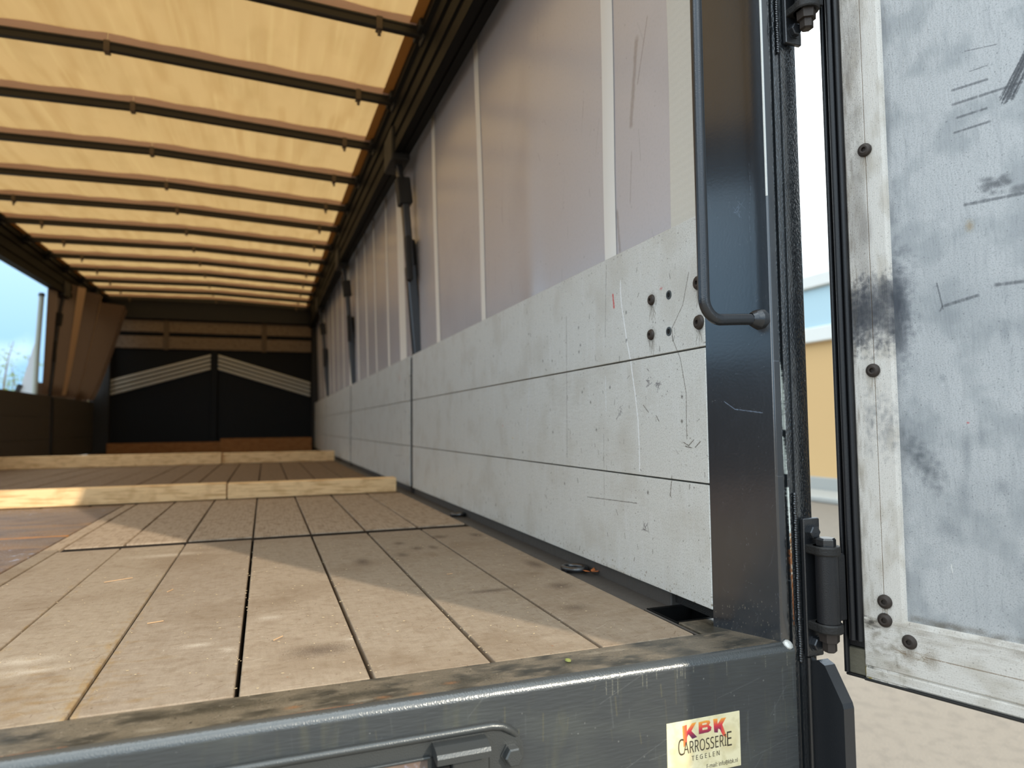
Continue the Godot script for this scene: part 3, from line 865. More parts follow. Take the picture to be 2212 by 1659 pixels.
func board_unit(sd: float, z0: float, z1: float, near: bool, label: String, group: String) -> Node3D:
	var u := thing("sideboard", label, "sideboard", Vector3(.615 if sd > 0 else -1.89, 0, (z0 + z1) / 2), group)
	var x0 := .603 if sd > 0 else -1.905
	for k in 3:
		var lo := Vector3(x0, .2 * k + (.0012 if k > 0 else .022), z1)
		var hi := Vector3(x0 + .025, .2 * k + .1988, z0)
		part(u, "board", G.new().map(Vector3(0, 0, 1 / 2.12), Vector3(0, -1 / .6, 0), Vector2(2.95 / 2.12, 1.0)).box(lo, hi, .0011), (M.board if near else M.board_far) if sd > 0 else M.board_shade)
	part(u, "backing", G.new().box(Vector3(.621 if sd > 0 else -1.9045, .003, z1 + .002), Vector3(.627 if sd > 0 else -1.8985, .596, z0 - .002)), M.black_dull if sd > 0 else M.board_shade)  # unseen sheet added to stop light leaking through the board joints
	return u

func pillar(sd: float, z: float, label: String) -> void:
	var p := thing("pillar", label, "pillar", Vector3(.63 if sd > 0 else -1.9, 0, z), "pillars between the sideboards")
	var X := func(x: float) -> float: return x if sd > 0 else -1.277 - x
	var yt := roof_y(z) - .2
	var g := G.new()
	var a := Vector3(X.call(.618), -.05, z)
	g.box(a + Vector3(-.012, 0, -.024), a + Vector3(.03, .64, .024), .004)
	part(p, "socket", g, M.black_dull)
	g = G.new()
	var bar := func(into: G, p0: Vector3, p1: Vector3, w: float, d: float) -> void:
		var dir := (p1 - p0).normalized()
		var bs := Basis(Quaternion(Vector3.UP, dir))
		into.at(Transform3D(bs, p0)).box(Vector3(-w, 0, -d), Vector3(w, p0.distance_to(p1), d), .006)
	bar.call(g, Vector3(X.call(.636), .58, z), Vector3(X.call(.600), 1.0, z), .021, .03)
	part(p, "lower_post", g, M.black)
	g = G.new()
	bar.call(g, Vector3(X.call(.606), .93, z), Vector3(X.call(.570), 1.35, z), .016, .026)
	bar.call(g, Vector3(X.call(.572), 1.32, z), Vector3(X.call(.530), yt + .03, z), .013, .024)
	part(p, "upper_post", g, M.black)
	g = G.new()
	bar.call(g, Vector3(X.call(.578), 1.27, z), Vector3(X.call(.564), 1.39, z), .03, .034)
	part(p, "lock_box", g, M.black_dull)
	g = G.new()
	bar.call(g, Vector3(X.call(.588), .92, z + .05), Vector3(X.call(.578), 1.12, z + .05), .012, .02)
	bar.call(g, Vector3(X.call(.626), .95, z - .04), Vector3(X.call(.612), 1.12, z - .04), .01, .045)
	part(p, "lever", g, M.black_dull)

func build_right_side() -> void:
	var nm := ["nearest the open door", "second from the rear", "third from the rear", "farthest, next to the front wall"]
	var zs := [[-.832, -2.93], [-2.99, -5.18], [-5.24, -7.43], [-7.49, -9.18]]
	for k in 4:
		var u := board_unit(1.0, zs[k][0], zs[k][1], k == 0, "grey aluminium drop sideboard on the right, %s" % nm[k], "sideboards on the right")
		if k == 0:
			for r in [[-.9736, .4939], [-.9775, .4362], [-.8423, .4962], [-.8438, .4376]]:
				part(u, "rivet", rivet(Vector3(.603, r[1], r[0]), Vector3(-1, 0, 0),   .0092 if r[0] < -.9 else .0112), M.rivet)
			for r in [[-.9225, .493], [-.925, .4347]]:
				var g := G.new()
				g.lathe([[.0075, 0.], [.0072, .0009], [.0045, .0009], [.004, -.004]], Vector3(.603, r[1], r[0]), Vector3(-1, 0, 0), 20, true)
				part(u, "hole_rim", g, M.galv)
				g = G.new().lathe([[.0044, .0004], [0., .0004]], Vector3(.603, r[1], r[0]), Vector3(-1, 0, 0), 16, true)
				part(u, "hole_shade", g, M.void)  # flat black disc, the shade inside the hole put into its colour
	pillar(1.0, -2.96, "dark leaning pillar with lock on the right, between the two nearest sideboards")
	pillar(1.0, -5.21, "dark leaning pillar on the right, second from the rear")
	pillar(1.0, -7.46, "dark pillar on the right, deepest in the body")
	# the drawn side curtain
	var c := thing("side_curtain", "drawn grey side curtain with white straps above the right sideboards", "curtain", Vector3(.64, .6, -5))
	var cx := func(y: float, z: float) -> float:
		var lean := .028 * clampf((-z - 1.1) / 1.2, 0., 1.) * (y - .6) / 1.05
		return .642 - lean + .004 * sin(z * 5.3) * sin(y * 2.0) - .006 * exp(-pow((z + 1.59) / .05, 2.)) * clampf((1.4 - y) / .5, 0., 1.)
	var fn := func(u: float, w: float) -> Vector3:
		var z := lerpf(-.86, BACK, u)
		var y := lerpf(.023, 1.62 + .017 * (-z - 2.), w)
		return Vector3(cx.call(y, z), y, z)
	part(c, "sheet", G.new().map(Vector3(0, 0, 1 / 2.2), Vector3(0, -1 / 1.1, 0), Vector2(2.9 / 2.2, 1.65 / 1.1)).sheet(fn, 260, 24, Vector3(-1, 0, 0)), M.curtain)
	var strip := func(called: String, z0: float, z1: float, m: Material, label := "") -> void:
		var fs := func(u: float, w: float) -> Vector3:
			var z := lerpf(z0, z1, u)
			var y := lerpf(.5, 1.62 + .017 * (-z - 2.), w)
			return Vector3(cx.call(y, z) - .0016 - .0012 * sin(u * PI), y, z + .002 * sin(y * 9.0 + z0 * 7.))
		part(c, called, G.new().map(Vector3(0, 0, 4), Vector3(0, -4, 0), Vector2.ZERO).sheet(fs, 4, 40, Vector3(-1, 0, 0)), m, label)
	strip.call("hem", -.972, -.862, M.hem, "white woven hem beside the corner post")
	for s in [[-1.158, .046], [-2.0, .045], [-2.56, .055], [-3.26, .16], [-3.69, .05], [-4.15, .05], [-4.55, .05], [-4.95, .06], [-5.45, .16], [-5.95, .05], [-6.4, .05], [-6.9, .06], [-7.3, .05], [-7.9, .1], [-8.5, .06]]:
		strip.call("strap", s[0], s[0] - s[1], M.strap)

func build_left_side() -> void:
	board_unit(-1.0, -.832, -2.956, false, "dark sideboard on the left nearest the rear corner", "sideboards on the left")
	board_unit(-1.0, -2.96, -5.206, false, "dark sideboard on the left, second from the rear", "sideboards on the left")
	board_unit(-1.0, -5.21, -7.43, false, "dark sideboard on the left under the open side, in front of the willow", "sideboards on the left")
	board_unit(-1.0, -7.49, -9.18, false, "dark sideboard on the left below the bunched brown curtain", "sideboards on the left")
	pillar(-1.0, -7.46, "dark leaning pillar with a lock on the left, before the bunched curtain")
	# the curtain pushed to the front end
	var c := thing("bunched_curtain", "brown side curtain bunched in folds at the front left of the body", "curtain", Vector3(-1.85, .6, -8.3))
	var fn := func(u: float, w: float) -> Vector3:
		var y := lerpf(.606, 1.72, w)
		var s := u * 8.0
		var fold := asin(.96 * sin(s * TAU * .5 + .6 * sin(s * 1.7))) / 1.3
		var z := lerpf(-7.19, -9.05, u) + .05 * cos(s * TAU * .5) * w
		var inward := (.04 + .26 * pow(u, 1.3)) * pow(w, .8) + .035
		var x := -1.93 + inward + .15 * fold * (.25 + .75 * u) * (.4 + .6 * w)
		return Vector3(x, y - .05 * u * w * w + .006 * (1. + sin(s * 5.)), z)
	part(c, "folds", G.new().sheet(fn, 150, 16, Vector3(1, 0, .5)), M.bunch)
	var fo := func(u: float, w: float) -> Vector3:
		return Vector3(-1.925 - .02 * sin(u * 40.), lerpf(.3, .72, w), lerpf(-7.19, -9.1, u))
	part(c, "outer_fold", G.new().sheet(fo, 80, 3, Vector3(1, 0, 0)), M.bunch)
	for q in [[.30, .36], [.54, .66], [.84, .95]]:  # tan bands over the folds, their highlights put into the colour
		var fs := func(u: float, w: float) -> Vector3:
			return fn.call(lerpf(q[0], q[1], u), lerpf(.01, .99, w)) + Vector3(.006, 0, .004)
		part(c, "strap", G.new().sheet(fs, 14, 16, Vector3(1, 0, .5)), M.fold_light, "lighter band along the fold, highlight put into its colour")
	part(c, "roller_tube", G.new().tube([Vector3(-1.945, .4, -7.17), Vector3(-1.93, 1.0, -7.165), Vector3(-1.905, 1.5, -7.15)], .022, 12), M.tubegrey, "pale grey tensioning tube")
	part(c, "tube_cap", G.new().lathe([[.026, 0.], [.026, .02], [.018, .03], [0., .03]], Vector3(-1.905, 1.49, -7.15), Vector3.UP, 12), M.black_dull)
	var fg := G.new()
	fg.extrude([Vector2(-1.95, .4), Vector2(-2.115, .4), Vector2(-2.085, .62), Vector2(-1.955, 1.16), Vector2(-1.94, 1.16)], 2, -7.27, -7.255)
	part(c, "loose_flap", fg, M.pale, "pale outer flap of the curtain hanging outward")
	fg = G.new()
	fg.at(Transform3D(Basis(Vector3(0, 0, 1), -.4), Vector3(-2.085, .665, -7.25))).box(Vector3(-.018, -.035, -.012), Vector3(.018, .035, .012), .004)
	part(c, "buckle", fg, M.black_dull, "dark strap buckle")

func build_front() -> void:
	var w := thing("wall_front", "dark front bulkhead with two pale ribbed bars in a chevron", "wall", Vector3(-.6, 0, BACK), "", "structure")
	part(w, "panel", G.new().box(Vector3(-1.95, -.1, BACK - .06), Vector3(.68, 1.9, BACK), .0), M.head)
	part(w, "top_beam", G.new().box(Vector3(-1.95, 1.61, BACK), Vector3(.68, 1.84, BACK + .08), .008), M.black_dull)
	for sd in [[-1.9, -1.72], [.565, .66]]:
		part(w, "corner_post", G.new().box(Vector3(sd[0], -.02, BACK), Vector3(sd[1], 1.7, BACK + .09), .008), M.black_dull)
	part(w, "strut", G.new().box(Vector3(-.635, .0, BACK), Vector3(-.56, 1.24, BACK + .05), .004), M.head)
	for b in [[1.455, 1.6], [1.255, 1.405]]:
		part(w, "plank", G.new().map(Vector3(.8, 0, 0), Vector3(0, 6.5, 0), Vector2(b[0] * 3, .1)).box(Vector3(-1.70, b[0], BACK + .005), Vector3(.555, b[1], BACK + .035), .004), M.head_wood)
	for x in [-1.14, -.02]:
		part(w, "plank_strap", G.new().box(Vector3(x - .03, 1.24, BACK + .036), Vector3(x + .03, 1.62, BACK + .042), .002), M.clip)
	# chevron bars of ribbed aluminium
	for sd in [-1.0, 1.0]:
		var a := Vector3(-.598 + sd * .043, 1.207, BACK + .02)
		var b := Vector3(-.598 + sd * 1.145, .874, BACK + .02)
		var g := G.new()
		var hgt := .205
		for k in 4:
			var y0 := -hgt + k * hgt / 4.0
			var z0 := a.z
			var q := [a + Vector3(0, y0 + .007, 0), b + Vector3(0, y0 + .007, 0), b + Vector3(0, y0 + hgt / 4. - .007, 0), a + Vector3(0, y0 + hgt / 4. - .007, 0)]
			var f := Vector3(0, 0, .022)
			var i1 := Vector3(0, .008, 0)
			g.quad(q[0] + f + i1, q[1] + f + i1, q[2] + f - i1, q[3] + f - i1, Vector3(0, 0, 1))
			g.quad(q[0], q[1], q[1] + f + i1, q[0] + f + i1, Vector3(0, -.7, .7))
			g.quad(q[3], q[2], q[2] + f - i1, q[3] + f - i1, Vector3(0, .7, .7))
			g.quad(q[0], q[3], q[3] + f - i1, q[0] + f + i1, Vector3(-sd, 0, 0))
			g.quad(q[1], q[2], q[2] + f - i1, q[1] + f + i1, Vector3(sd, 0, 0))
		part(w, "bar_backing", G.new().extrude([Vector2(a.x, a.y - hgt), Vector2(b.x, b.y - hgt), Vector2(b.x, b.y), Vector2(a.x, a.y)], 2, BACK, BACK + .018), M.head)
		part(w, "ribbed_bar", g, M.alu, "pale ribbed aluminium bar sloping from the centre")
	# the frame above the rear opening
	var t := thing("trim_1", "dark steel beam across the top of the rear opening", "beam", Vector3(-.6, 1.6, -.78), "", "structure")
	part(t, "beam", G.new().box(Vector3(-1.95, 1.56, -.83), Vector3(.71, 1.78, -.74), .006), M.black)
	part(t, "post", G.new().box(Vector3(-1.98, -.2, -.89), Vector3(-1.90, 1.78, -.74), .006), M.black)

func build_rear_frame() -> void:
	var p := thing("corner_post", "glossy dark steel rear corner post beside the open door", "post", Vector3(.67, -.25, -.8))
	var up := Vector3(0, -1 / 1.95, 0)
	# inner face with its rounded edge
	var g := G.new().map(Vector3(0, 0, 1 / .1), up, Vector2(.835 / .1, 1.9 / 1.95))
	var poly := [Vector2(.662, -.8315), Vector2(.6042, -.8315), Vector2(.6447, -.7437), Vector2(.6450, -.7429), Vector2(.6457, -.7421), Vector2(.6466, -.7416), Vector2(.6478, -.7414), Vector2(.656, -.7414), Vector2(.656, -.75), Vector2(.662, -.75)]
	g.extrude(poly, 1, -.02, 1.78, true)
	part(p, "inner_face", g, M.post)
	g = G.new().extrude([Vector2(.6446, -.7436), Vector2(.6448, -.7428), Vector2(.6456, -.7419), Vector2(.6466, -.7414), Vector2(.6468, -.7419), Vector2(.6459, -.7425), Vector2(.6452, -.7434)], 1, .60, 1.78, true)
	part(p, "rounded_edge", g, M.worn_bright, "rounded edge in lighter, glossier metal")
	g = G.new().map(Vector3(1 / .065, 0, 0), up, Vector2(-.645 / .065, 1.9 / 1.95))
	poly = [Vector2(.656, -.83), Vector2(.656, -.7425), Vector2(.6585, -.7425), Vector2(.6595, -.7475), Vector2(.664, -.7475), Vector2(.665, -.7435), Vector2(.6685, -.7432), Vector2(.6695, -.7455), Vector2(.676, -.7455), Vector2(.677, -.7425), Vector2(.7025, -.7418), Vector2(.7055, -.7445), Vector2(.7065, -.749), Vector2(.7065, -.83)]
	g.extrude(poly, 1, -.26, 1.78, true)
	part(p, "rear_face", g, M.frame)
	# weld bead beside the hinge
	g = G.new()
	for k in 70:
		var y := -.03 + k * .0032
		g.lathe([[.0026, -.0012], [.0028, .0004], [.0014, .0014], [0., .0016]], Vector3(.6775 + rng.randf_range(-.0006, .0006) - .00002 * k, y, -.7425), Vector3(0, .4, 1), 7, true)
	for k in 60:
		var y := .81 + k * .0034
		g.lathe([[.0024, -.0012], [.0026, .0004], [.0012, .0014], [0., .0016]], Vector3(.674 + rng.randf_range(-.0006, .0006), y, -.7425), Vector3(0, .4, 1), 7, true)
	part(p, "weld_bead", g, M.black)
	# fin under the hinge
	g = G.new()
	poly = [Vector2(-.75, -.3), Vector2(-.75, -.036), Vector2(-.727, -.0255), Vector2(-.715, -.029), Vector2(-.688, -.068), Vector2(-.686, -.074), Vector2(-.686, -.3)]
	g.extrude(poly, 0, .690, .707)
	part(p, "buffer_fin", g, M.handle, "dark upright buffer plate with a slanted top edge")
	part(p, "fin_weld", G.new().tube([Vector3(.6885, -.3, -.741), Vector3(.6885, -.026, -.741)], .0035, 8), M.black)
	# grab handle
	var hz := -.757
	var pts := [Vector3(.640, .4302, hz), Vector3(.61, .4292, hz), Vector3(.576, .4272, hz)]
	for k in 9:
		var a := PI / 2 * k / 8.0
		pts.append(Vector3(.5745 - .0255 * sin(a), .4270 + .0285 * (1. - cos(a)), hz))
	pts.append_array([Vector3(.549, .55, hz), Vector3(.5485, .70, hz), Vector3(.549, .90, hz), Vector3(.549, 1.25, hz)])
	for k in 9:
		var a := PI / 2 * k / 8.0
		pts.append(Vector3(.549 + .027 * (1. - cos(a)), 1.25 + .027 * sin(a), hz))
	pts.append(Vector3(.640, 1.278, hz))
	var h := part(p, "grab_handle", G.new().tube(pts, .0078, 20), M.handle, "bent steel grab handle")
	for y in [.4302, 1.278]:
		g = G.new().lathe([[.0150, -.006], [.0145, .003], [.0120, .010], [.0085, .016]], Vector3(.640, y, hz), Vector3(-1, 0, 0), 9)
		part(h, "weld_collar", g, M.handle)
	# hinges
	for k in 2:
		var y0 := -.024 if k == 0 else .820
		var hg := thing("door_hinge", "dark steel door hinge with thick barrel low on the corner post" if k == 0 else "dark steel door hinge at the top of the picture, crusted under its pin", "hinge", Vector3(.69, y0, -.735), "hinges of the open door")
		g = G.new().box(Vector3(.681, y0, -.7415), Vector3(.7095, y0 + .183, -.734), .002)
		part(hg, "leaf", g, M.black)
		for yy in [y0 + .018, y0 + .165]:
			part(hg, "bolt", hexbolt(Vector3(.694, yy, -.734), Vector3(0, 0, 1), .0088, .0085), M.handle)
		for yy in [y0 + .037, y0 + .137]:
			g = G.new()
			g.box(Vector3(.683, yy, -.736), Vector3(.70, yy + .012, -.7085), .002)
			g.lathe([[0., 0.], [.0165, 0.], [.0175, .002], [.0175, .010], [.0165, .012], [0., .012]], Vector3(.7, yy, -.715), Vector3.UP, 24, true)
			part(hg, "knuckle", g, M.black_dull)
		g = G.new().lathe([[.0145, 0.], [.0145, .087]], Vector3(.7, y0 + .0495, -.715), Vector3.UP, 28, true)
		g.box(Vector3(.708, y0 + .0495, -.736), Vector3(.729, y0 + .1365, -.7115), .002)
		part(hg, "barrel", g, M.rubber)
		g = G.new().lathe([[.0125, 0.], [.0125, .008], [.0105, .0105], [0., .0105]], Vector3(.7, y0 + .149, -.715), Vector3.UP, 6)
		part(hg, "pin_head", g, M.black)
		g = G.new().lathe([[.013, 0.], [.0125, -.012], [.009, -.013], [.009, -.024], [.006, -.026], [0., -.026]], Vector3(.7, y0 + .037, -.715), Vector3.UP, 6)
		part(hg, "pin_nut", g, M.rivet, "rusty nut under the pin")

func build_door() -> void:
	var d := thing("door_1", "open rear door, scuffed aluminium panel in a pale riveted frame", "door", Vector3(.745, -.05, -.70), "", "structure")
	var a := deg_to_rad(19.5)
	var dv := Vector3(sin(a), 0, cos(a))
	var nn := Vector3(-cos(a), 0, sin(a))      # towards the viewer
	var X := Transform3D(Basis(dv, Vector3.UP, nn), Vector3(.745, 0, -.70))   # local: u, y, out
	var top := 1.75
	var wid := 1.26
	var g := G.new().at(X).map(Vector3(1 / .26, 0, 0), Vector3(0, -1., 0), Vector2(-.045 / .26, 1.02))
	g.box(Vector3(.02, -.03, -.028), Vector3(wid - .02, top - .03, -.004), .0)
	part(d, "panel", g, M.panel)
	# hinge-side frame: two-step profile
	g = G.new().at(X).map(Vector3(1 / .064, 0, 0), Vector3(0, -1 / 1.05, 0), Vector2(.005 / .064, 1. - .05 / 1.05))
	var f1 := [Vector2(-.002, -.028), Vector2(-.002, -.002), Vector2(.0, .0), Vector2(.0245, .0005), Vector2(.0255, -.0003), Vector2(.0265, .0005), Vector2(.046, .0), Vector2(.0495, -.0012), Vector2(.0515, -.004), Vector2(.0515, -.028)]
	g.extrude(_xz(f1), 1, -.047, top, false)
	part(d, "side_frame", g, M.trim)
	# bottom frame, same texture turned
	g = G.new().at(X).map(Vector3(0, -1 / .088, 0), Vector3(-.9, 0, 0), Vector2(.45, .97))
	var f2 := [Vector2(-.028, -.047), Vector2(-.002, -.047), Vector2(.001, -.044), Vector2(.001, -.034), Vector2(-.0015, -.032), Vector2(.0012, -.029), Vector2(.0016, .03), Vector2(.0, .034), Vector2(-.004, .036), Vector2(-.028, .036)]
	g.extrude(f2, 0, .0, wid, false)
	part(d, "bottom_frame", g, M.trim)
	g = G.new().at(X).box(Vector3(wid - .05, -.047, -.028), Vector3(wid, top, .001), .002)
	g.box(Vector3(0, top - .05, -.028), Vector3(wid, top, .001), .002)
	part(d, "outer_frame", g, M.alu)
	g = G.new().at(X).box(Vector3(-.003, -.05, -.03), Vector3(wid, -.0465, .002), .001)
	g.box(Vector3(-.0275, -.05, -.03), Vector3(-.003, -.0465, -.001), .001)
	part(d, "lower_lip", g, M.black_dull)
	# rubber seal: three ribs standing up along the hinge edge
	g = G.new().at(X)
	for r in [[-.0285, -.0225, .003], [-.0185, -.0095, .0085], [-.0085, -.002, .0065]]:
		var c: float = (r[0] + r[1]) / 2.
		var rad: float = (r[1] - r[0]) / 2.
		var pl := [Vector2(r[0], -.02)]
		for k in 9:
			var t := PI - PI * k / 8.
			pl.append(Vector2(c + rad * cos(t), r[2] - rad + rad * sin(t)))
		pl.append(Vector2(r[1], -.02))
		g.extrude(_xz(pl), 1, .0 if r[0] > -.02 else -.045, top, true)
	g.box(Vector3(-.029, -.012, -.03), Vector3(-.002, top, -.006), .002)
	part(d, "rubber_seal", g, M.rubber)
	g = G.new().at(X).box(Vector3(-.0285, -.047, -.03), Vector3(-.002, -.012, -.003), .002)
	part(d, "corner_cap", g, M.cap)
	for r in [[.0255, .652, 0.0], [.0243, .3555, 0.], [.0268, .0565, 0.], [.026, .033, 0.], [.0545, .0122, 0.], [.025, .95, 0.], [.0255, 1.25, 0.], [.0255, 1.55, 0.], [.35, .0122, 0.], [.65, .0122, 0.], [.95, .0122, 0.]]:
		var g2 := G.new().at(X)
		var rv := .0090
		g2.lathe([[rv, 0.], [rv, rv * .18], [rv * .85, rv * .45], [rv * .55, rv * .58], [rv * .34, rv * .56], [rv * .28, rv * .2], [0., rv * .2]], Vector3(r[0], r[1], .0005), Vector3(0, 0, 1), 20, true)
		part(d, "screw", g2, M.rivet)

func _xz(pl: Array) -> Array:   # profile (u, out) for an extrusion along y
	return pl

func build_sill() -> void:
	var s := thing("rear_sill", "dark grey steel rear sill with a lighter rounded edge below the planks", "sill", Vector3(-.6, -.3, -.77))
	# one bent sheet: top, rounded edge, face
	var prof := [Vector2(-.8085, -.001), Vector2(-.745, -.0012)]
	for k in 9:
		var t := PI / 2 * k / 8.
		prof.append(Vector2(-.7425 + .0115 * sin(t), -.0128 + .0115 * cos(t)))
	prof.append(Vector2(-.7308, -.20)); prof.append(Vector2(-.7308, -.32))
	var run := [0.0]
	for k in prof.size() - 1: run.append(run[k] + prof[k].distance_to(prof[k + 1]))
	var g := G.new()
	var edge := G.new()
	var nr := []
	for k in prof.size():
		var d: Vector2 = (prof[mini(k + 1, prof.size() - 1)] - prof[maxi(k - 1, 0)]).normalized()
		if k == 1: d = Vector2(1, 0)
		if k == prof.size() - 2 or k == prof.size() - 1 or k == prof.size() - 3: d = Vector2(0, -1)
		nr.append(Vector3(0, d.x, -d.y))
	for k in prof.size() - 1:
		var segs := 1
		var p0 := Vector3(-1.95, prof[k].y, prof[k].x)
		var p1 := Vector3(.657, prof[k].y, prof[k].x)
		var q0 := Vector3(-1.95, prof[k + 1].y, prof[k + 1].x)
		var q1 := Vector3(.657, prof[k + 1].y, prof[k + 1].x)
		if k >= 2 and k <= 8:
			edge.quad4(p0, p1, q1, q0, nr[k], nr[k], nr[k + 1], nr[k + 1])
			continue
		var a := g.uv.size()
		g.quad4(p0, p1, q1, q0, nr[k], nr[k], nr[k + 1], nr[k + 1])
		for i in range(a, g.uv.size()):
			var v: Vector3 = g.v[i]
			var r: float = run[k] if Vector2(v.z, v.y).distance_to(prof[k]) < 1e-5 else run[k + 1]
			g.uv[i] = Vector2((v.x + 1.0) / 1.72, r / .28)
	g.map(Vector3(1 / 1.72, 0, 0), Vector3(0, -.1, 0), Vector2(.6, .6))
	g.box(Vector3(-1.95, -.32, -.8085), Vector3(.657, -.03, -.76))
	part(s, "bent_plate", g, M.sill)
	part(s, "rounded_edge", edge, M.worn, "rounded edge in lighter, glossier metal")
	part(s, "weld_blob", G.new().lathe([[.007, -.002], [.0065, .002], [.003, .0042], [0., .0046]], Vector3(.6505, -.004, -.7365), Vector3(.1, .7, .7), 9, true), M.worn_bright)
	# long fixing plate with rounded end
	g = G.new()
	var yc := -.073
	var R := .037
	var out := [Vector2(-1.6, yc + R)]
	for k in 13:
		var t := PI / 2 - PI * k / 12.
		out.append(Vector2(.237 + R * cos(t), yc + R * sin(t)))
	out.append(Vector2(-1.6, yc - R))
	g.extrude(out, 2, -.731, -.7275)
	part(s, "fixing_plate", g, M.galv, "long fixing plate with rounded end")
	g = G.new().tube([Vector3(-1.6, yc + R - .004, -.7275), Vector3(.20, yc + R - .004, -.7275), Vector3(.237, yc + R - .004, -.7275), Vector3(.2485, yc + R - .006, -.7275), Vector3(.2580, yc + R - .0115, -.7285), Vector3(.2655, yc + R - .0185, -.7315)], .0045, 10)
	part(s, "rolled_edge", g, M.galv)
	g = G.new().box(Vector3(-1.6, -.099, -.7275), Vector3(.165, -.062, -.7265), .0)
	part(s, "slot", g, M.sheet, "brown rust in the slot of the plate")
	g = G.new().box(Vector3(-1.6, -.062, -.7275), Vector3(.168, -.059, -.7235), .001)
	g.box(Vector3(-1.6, -.105, -.7275), Vector3(.168, -.099, -.7235), .001)
	part(s, "slot_edge", g, M.galv)
	g = G.new()
	g.extrude([Vector2(-.731, -.046), Vector2(-.716, -.0465), Vector2(-.7045, -.050), Vector2(-.702, -.0535), Vector2(-.7025, -.060), Vector2(-.7055, -.0615), Vector2(-.731, -.058)], 0, .170, .228, false)
	g.box(Vector3(.189, -.13, -.731), Vector3(.232, -.058, -.717), .004)
	part(s, "catch", g, M.galv, "projecting steel catch")
	part(s, "catch_gap_shade", G.new().box(Vector3(.170, -.13, -.731), Vector3(.1885, -.06, -.722), .001), M.void)  # solid black block, the shade of the slot put into its colour
	part(s, "bolt", hexbolt(Vector3(.2595, -.073, -.7275), Vector3(0, 0, 1), .0105, .011), M.galv)
	# the maker's plate
	var st := thing("sticker", "cream printed sticker with red and orange lettering on the sill", "sticker", Vector3(.5125, -.14, -.7305))
	var si := blank(640, 400, Color8(226, 216, 178))
	lay(si, noise_img(640, 400, .01, 101), Color8(204, 192, 148), .45, .85, .6)
	for b in [[.2, .62, .17, .3, .55], [.52, .42, .155, .25, .5], [.83, .46, .16, .3, .5]]:
		for k in 3: dot_at(si, b[0] * 640, b[1] * 400, b[2] * 640, b[3] * 400, Color8(196, 178, 130), b[4] * .5)
		dot_at(si, (b[0] + .02) * 640, (b[1] - .04) * 400, b[2] * 520, b[3] * 320, Color8(224, 212, 168), .75)
	# KBK with long outer legs, colour running from orange over red to plum
	var letters := [
		[Vector2(.205, .085), Vector2(.265, .075), Vector2(.265, .19), Vector2(.335, .065), Vector2(.395, .06), Vector2(.325, .2), Vector2(.4, .325), Vector2(.335, .345), Vector2(.285, .25), Vector2(.265, .30), Vector2(.262, .40), Vector2(.215, .47)],
		[Vector2(.425, .07), Vector2(.53, .06), Vector2(.575, .075), Vector2(.585, .115), Vector2(.565, .155), Vector2(.6, .2), Vector2(.59, .26), Vector2(.555, .28), Vector2(.425, .285)],
		[Vector2(.625, .06), Vector2(.685, .065), Vector2(.685, .165), Vector2(.735, .075), Vector2(.805, .075), Vector2(.75, .19), Vector2(.81, .44), Vector2(.755, .395), Vector2(.715, .27), Vector2(.69, .25), Vector2(.685, .32), Vector2(.635, .305)]]
	for j in range(20, 192):
		for i in range(125, 525):
			var q := Vector2(i / 640., j / 400.)
			for L in 3:
				if Geometry2D.is_point_in_polygon(q, PackedVector2Array(letters[L])):
					if L == 1 and (Rect2(.475, .105, .06, .03).has_point(q) or Rect2(.475, .185, .07, .04).has_point(q)): continue
					var t := clampf((q.y - .07) / .24, 0., 1.)
					if (L == 0 and q.x < .27) or (L == 2 and q.x > .73 and q.y > .2): t = clampf(absf(q.x - (.19 if L == 0 else .83)) / .1, 0., 1.) * .55
					var c := Color8(234, 164, 60).lerp(Color8(206, 50, 66), clampf(t * 1.9, 0., 1.)).lerp(Color8(96, 34, 70), clampf(t * 2. - 1.0, 0., 1.))
					si.set_pixel(i, j, c)
	var x0 := .4593
	var w := .1067
	var y1 := -.0735
	var hh := .0667
	g = G.new().map(Vector3(1 / w, 0, 0), Vector3(0, -1 / hh, 0), Vector2(-x0 / w, y1 / hh))
	g.box(Vector3(x0, y1 - hh, -.7312), Vector3(x0 + w, y1, -.7301), .0004)
	part(st, "backing", g, mat(Color(1, 1, 1), .45, 0., tex(si)))
	var ink := mat(Color(.24, .2, .14), .6)
	# the lettering, drawn from strokes
	for t in [["C", .145, .6, .30, .8], ["ARROSSERI", .215, .585, .215, .8], ["E", .81, .6, .27, .8], ["TEGELEN", .32, .73, .085, 1.6], ["E-mail: info@kbk.nl", .52, .93, .075, 1.0]]:
		var tm := TextMesh.new()
		var f := SystemFont.new()
		f.font_names = PackedStringArray(["Droid Sans"])
		tm.font = f
		tm.font_size = 48
		tm.pixel_size = t[3] * hh / 35.
		tm.depth = .0002
		tm.horizontal_alignment = HORIZONTAL_ALIGNMENT_LEFT
		tm.vertical_alignment = VERTICAL_ALIGNMENT_BOTTOM
		var words: String = t[0]
		if words == "TEGELEN": words = "T E G E L E N"
		tm.text = words
		var o := MeshInstance3D.new()
		o.name = "lettering"
		o.mesh = tm
		o.material_override = ink
		st.add_child(o, true)
		var size := tm.get_aabb()
		var want: float = {"C": .075, "ARROSSERI": .585, "E": .065, "TEGELEN": .38, "E-mail: info@kbk.nl": .43}[t[0]] * w
		var sc := want / maxf(size.size.x, 1e-5)
		o.scale = Vector3(sc, 1, 1)
		o.position = Vector3(x0 + t[1] * w - size.position.x * sc, y1 - t[2] * hh - size.position.y, -.73) - st.position

